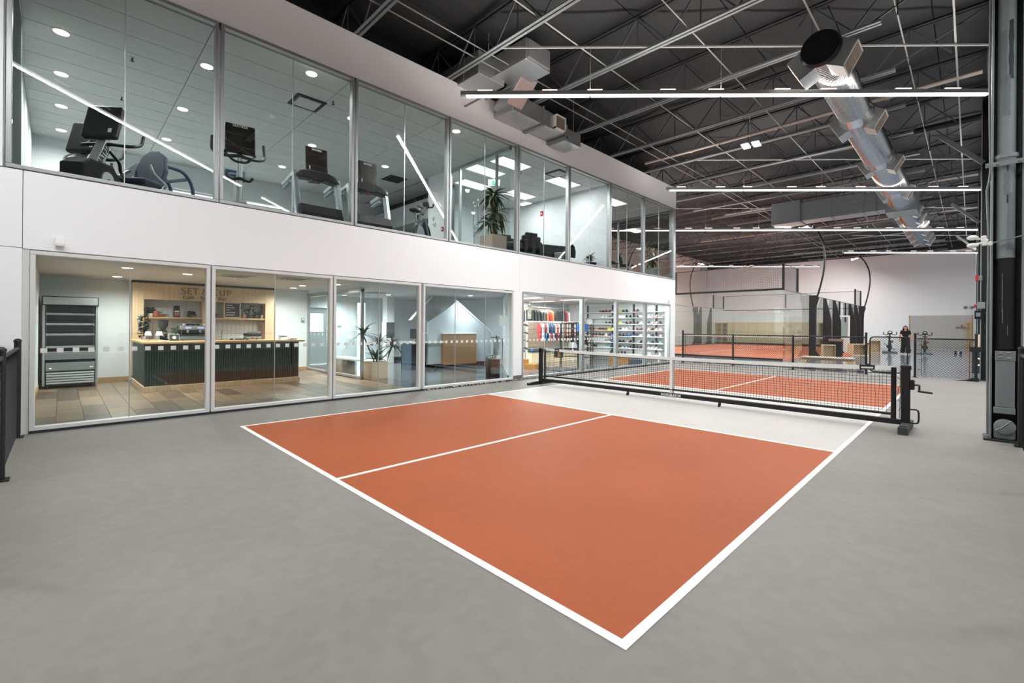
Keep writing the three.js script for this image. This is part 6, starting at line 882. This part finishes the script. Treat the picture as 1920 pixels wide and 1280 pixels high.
{ // air bike
  const t = thing('spin_bike', 'spin bike with big grey flywheel behind the third upper window', 'exercise bike', [-2.3, FU, -4.45], .5); part('frame', [bar([0, .1, .42], [0, .95, .05], .06, .08), bar([0, .1, -.5], [0, .75, -.12], .07, .09), bar([0, .74, -.14], [0, .2, .45], .05, .06), tb([[0, .1, -.5], [0, .5, -.42], [0, .72, -.15]], .035, 16, 8)], M('#2c3338', .4), t); part('flywheel', [cy([-.03, .3, .12], [.03, .3, .12], .25, .25, 30)], M('#8d979d', .3, .5), t); part('flywheel_rim', new THREE.TorusGeometry(.26, .03, 8, 34).rotateY(PI / 2).translate(0, .3, .12), mat.black, t); part('handlebar_post', bar([0, .85, -.05], [0, 1.05, -.22], .06), M('#4a535a', .4), t); part('handlebar', tb([[-.22, 1.12, -.2], [-.15, 1.08, -.3], [0, 1.05, -.22], [.15, 1.08, -.3], [.22, 1.12, -.2]], .02, 24, 7), mat.black, t); part('console', rx(rb(.16, .13, .03, 0, 1.14, -.24, .012), .5, 0, 1.14, -.24), mat.charcoal, t); part('saddle', rb(.18, .07, .26, 0, .85, .32, .03, 3), mat.rubber, t); part('seat_post', bar([0, .5, .22], [0, .84, .32], .04), mat.alu, t); part('foot_bar', [cy([-.28, .05, .45], [.28, .05, .45], .04), cy([-.28, .05, -.52], [.28, .05, -.52], .04)], M('#8d979d', .4, .5), t); part('crank', [bar([.07, .32, -.05], [.07, .18, .02], .024), bar([-.07, .32, -.05], [-.07, .46, -.12], .024)], mat.chrome, t); part('pedal', r2(.08, .19, .15, .18, -.02, .08, .006), mat.black, t); part('pedal', r2(-.19, -.08, .45, .48, -.17, -.07, .006), mat.black, t);
  for (let i = 0; i < 4; i++) solo('foam_roller', cy([0, 0, 0], [0, .62, 0], .075, .075, 20), M('#7f9f4e', .7), `green foam roller standing in the gym, ${['first', 'second', 'third', 'last'][i]} from the left`, 'roller', null, [-4.6 + i * .02, FU, -5.05 - i * .16]);
  const sh = thing('equipment_rack', 'low dark rack beside the green foam rollers', 'rack', [-4.7, FU, -5.95]); part('rack_body', r2(-.2, .2, 0, .5, -.15, .2, .01), mat.black, sh); part('shelf', r2(-.22, .22, .5, .54, -.17, .22, .01), mat.charcoal, sh);
}
{ const w = thing('wall_mirror', 'white framed mirror on the dark wall behind the treadmills', 'mirror', [-7.3, FU + 1.6, -7.45]); part('frame', [b2(-.9, .9, -.8, -.74, 0, .04), b2(-.9, .9, .74, .8, 0, .04), b2(-.9, -.84, -.74, .74, 0, .04), b2(.84, .9, -.74, .74, 0, .04)], mat.white, w); part('glass', b2(-.84, .84, -.74, .74, 0, .02), M('#e8ecec', .05, 1), w); }
for (const [n, l, c, x, y, z, w, h, m] of [['thermostat', 'small white thermostat on the narrow white wall upstairs', 'thermostat', -4.8, 4.8, -6.55, .07, .12, mat.white], ['light_switch', 'double switch plate below the upstairs thermostat', 'switch', -4.74, 4.62, -6.55, .14, .11, mat.paper], ['pull_station', 'red fire pull station right of the switch plate', 'alarm', -4.3, 4.4, -6.55, .1, .13, mat.red], ['fire_strobe', 'red fire strobe high on the white office wall', 'alarm', -4.3, 5.7, -11.12, .12, .18, mat.red]]) { const t = thing(n, l, c, [x, y, z]); part('body', r2(-w / 2, w / 2, -h / 2, h / 2, 0, .04, .008), m, t); part('cover', r2(-w * .3, w * .3, -h * .2, h * .1, .04, .048, .003), m === mat.red ? mat.white : mat.greyp, t); }
// ---------- upstairs: office and meeting room ----------
{ const t = thing('fire_extinguisher', 'red fire extinguisher with white label on the office wall', 'extinguisher', [-4.17, FU + .42, -11.02]); part('cylinder', lathe([[0, 0], [.07, 0], [.075, .02], [.075, .34], [.05, .41], [.025, .44], [0, .44]], 0, 0, 0, 24), mat.red, t); part('label', cy([0, .1, 0], [0, .26, 0], .0757, .0757, 24, true), mat.paper, t); part('valve', [cy([0, .43, 0], [0, .5, 0], .02), bar([0, .5, 0], [.09, .56, 0], .02), bar([0, .48, 0], [.09, .49, 0], .016)], mat.steeldark, t); part('hose', tb([[-.02, .47, .02], [-.09, .46, .02], [-.1, .3, .03], [-.08, .12, .03]], .011, 20, 7), mat.black, t); }
{ const t = thing('exit_sign', 'green running man exit sign hanging in the office', 'sign', [-3.3, 5.78, -7.75], .78); part('housing', r2(-.18, .18, 0, .19, -.02, .02, .006), mat.white, t); part('face', b2(-.06, .17, .015, .175, .02, .023), mat.glowgreen, t); part('pictogram', [ball(.014, .02, .148, .024, [1, 1, .2]), bar([.02, .13, .0235], [.03, .085, .0235], .018, .003), bar([.03, .085, .0235], [.065, .06, .0235], .014, .003), bar([.03, .085, .0235], [-.01, .04, .0235], .014, .003), bar([.02, .125, .0235], [.06, .11, .0235], .011, .003), b2(.09, .15, .03, .16, .0232, .0238)], mat.white, t); part('stem', cy([0, .19, 0], [0, .38, 0], .012), mat.white, t); }
function dracaena(label, pos, h, heads, s, potW, potM) {
  const t = thing('dracaena', label, 'plant', pos); if (potW) { part('planter_box', [b2(-potW, potW, 0, .5, -potW, potW)], potM, t); part('soil', b2(-potW + .03, potW - .03, .5, .51, -potW + .03, potW - .03), mat.soil, t); } const y0 = potW ? .5 : 0;
  heads.forEach(([x, y, z, n]) => { part('trunk', tb([[x * .3, y0, z * .3], [x * .7, y0 + (y - y0) * .5, z * .6], [x, y, z]], .022 * s, 12, 8), mat.stem, t); const g = [leafGeo(.46 * s, .05 * s, .8), leafGeo(.5 * s, .05 * s, 1.1), leafGeo(.36 * s, .05 * s, .4)]; tuft(t, n + 12, [x, z], y, g, mat.leaf, .45, .75); }); return t;
}
dracaena('tall dracaena with three leafy heads in a stone planter beside the glass partition', [-1.75, FU, -6.32], 1.8, [[0, 1.55, 0, 26], [.04, 1.1, -.05, 20], [-.05, .82, .08, 16]], 1, .25, M('#a99d90', .8));
dracaena('dim green dracaena in a pale planter in the corner meeting room', [-1.95, FU, -15.2], 1.6, [[0, 1.5, 0, 24], [.05, 1.15, .05, 20], [-.05, .8, 0, 18]], .9, .25, M('#8f948f', .8));
{ const t = thing('potted_dracaena', 'small spiky plant in a black pot on the office floor by the window', 'plant', [-1.8, FU + .02, -10.72]); t.scale.setScalar(.85); part('pot', lathe([[0, 0], [.17, 0], [.25, .24], [.27, .25], [.27, .28], [.24, .28], [.23, .24], [0, .24]], 0, 0, 0, 24), mat.blackmatte, t); part('soil', cy([0, .24, 0], [0, .25, 0], .22, .22, 20), mat.soil, t); for (const [x, z, y] of [[.03, 0, .52], [-.06, .04, .45], [.0, -.07, .42]]) { part('trunk', cy([x * .5, .24, z * .5], [x, y, z], .012, .01, 7), mat.stem, t); tuft(t, 24, [x, z], y, [leafGeo(.28, .022, .6), leafGeo(.24, .022, .4)], mat.leaf, .6, .6); } }
function armchair(label, pos, ang, h, m = mat.leather) {           // front faces +z
  const t = thing('armchair', label, 'armchair', pos, ang); part('seat', rb(.6, .18, .58, 0, .34, .04, .05, 3), m, t); part('backrest', rx(rb(.62, h - .3, .14, 0, .3 + (h - .3) / 2, -.3, .05, 3), -.12, 0, .3, -.3), m, t); part('backrest_top', rx(rb(.4, .14, .12, 0, h + .02, -.33, .04, 3), -.12, 0, h, -.33), m, t); for (const s of [-1, 1]) { part('arm', rb(.12, .38, .66, s * .36, .36, .0, .045, 3), m, t); part('leg', r2(s * .32 - .025, s * .32 + .025, 0, .16, .24, .29, .006), mat.black, t); part('leg', r2(s * .32 - .025, s * .32 + .025, 0, .16, -.3, -.25, .006), mat.black, t); } return t;
}
armchair('black high backed armchair left of the thick window post in the office', [-1.95, FU, -7.12], 1.25, .66); armchair('black high backed armchair right of the thick window post, back to the glass', [-1.92, FU, -7.68], -1.75, .68);
{ const t = thing('sofa', 'low black corner seat beside the grey waste basket', 'sofa', [-2.1, FU, -9.05], -1.9); part('seat', rb(1.0, .2, .6, 0, .25, 0, .05, 3), mat.leather, t); part('backrest', rb(1.0, .5, .14, 0, .36, -.32, .05, 3), mat.leather, t); part('arm', rb(.14, .34, .7, .53, .28, -.02, .05, 3), mat.leather, t); part('leg', r2(-.45, -.4, 0, .15, .2, .25, .005), mat.black, t); part('leg', r2(.4, .45, 0, .15, .2, .25, .005), mat.black, t); const o = thing('office_chair', 'rounded black chair back just right of the low corner seat', 'chair', [-1.9, FU, -9.55], -1.6); part('backrest', ext([[-.2, .3], [.2, .3], [.22, .5], [.16, .66], [.06, .72], [-.06, .72], [-.16, .66], [-.22, .5]], .07, .02).translate(0, 0, -.25), mat.blackmatte, o); part('seat', rb(.48, .09, .46, 0, .4, 0, .03, 3), mat.blackmatte, o); part('base', [cy([0, .05, 0], [0, .38, 0], .03), bar([-.25, .04, 0], [.25, .04, 0], .04), bar([0, .04, -.25], [0, .04, .25], .04)], mat.black, o);
  const w = thing('waste_basket', 'grey tapered waste basket in front of the low corner seat', 'bin', [-1.62, FU, -8.9]); part('body', lathe([[0, 0], [.12, 0], [.16, .34], [.15, .34], [.115, .01], [0, .01]], 0, 0, 0, 24), M('#8f9492', .5), w); part('rim', new THREE.TorusGeometry(.158, .008, 6, 30).rotateX(PI / 2).translate(0, .34, 0), mat.alu, w); }
function foldChair(label, pos, ang) { const t = thing('folding_chair', label, 'chair', pos, ang); part('backrest', rx(ext([[-.2, .42], [.2, .42], [.23, .62], [.19, .8], [.08, .9], [-.08, .9], [-.19, .8], [-.23, .62]], .04, .012), -.1).translate(0, 0, -.16), mat.blackmatte, t); part('seat', rb(.42, .05, .42, 0, .44, .03, .02), mat.blackmatte, t); for (const s of [-1, 1]) { part('leg', bar([s * .22, .0, .25], [s * .2, .8, -.24], .026), mat.silver, t); part('leg', bar([s * .2, .0, -.26], [s * .2, .45, .12], .026), mat.silver, t); } part('grip', r2(-.05, .05, .86, .885, -.28, -.2, .005), mat.alu, t); return t; }
foldChair('black folding chair at the left edge of the meeting room window', [-1.95, FU - .02, -12.0], 1.9); foldChair('black folding chair right of the low table in the meeting room', [-1.9, FU - .02, -13.15], 2.3);
{ const t = thing('side_table', 'low dark table between the two folding chairs', 'table', [-2.6, FU, -12.75]); part('top', r2(-.4, .4, .5, .54, -.35, .35, .008), mat.charcoal, t); for (const [x, z] of [[-.35, -.3], [.35, -.3], [-.35, .3], [.35, .3]]) part('leg', b2(x - .02, x + .02, 0, .5, z - .02, z + .02), mat.silver, t); }
renderer.render(scene, camera);
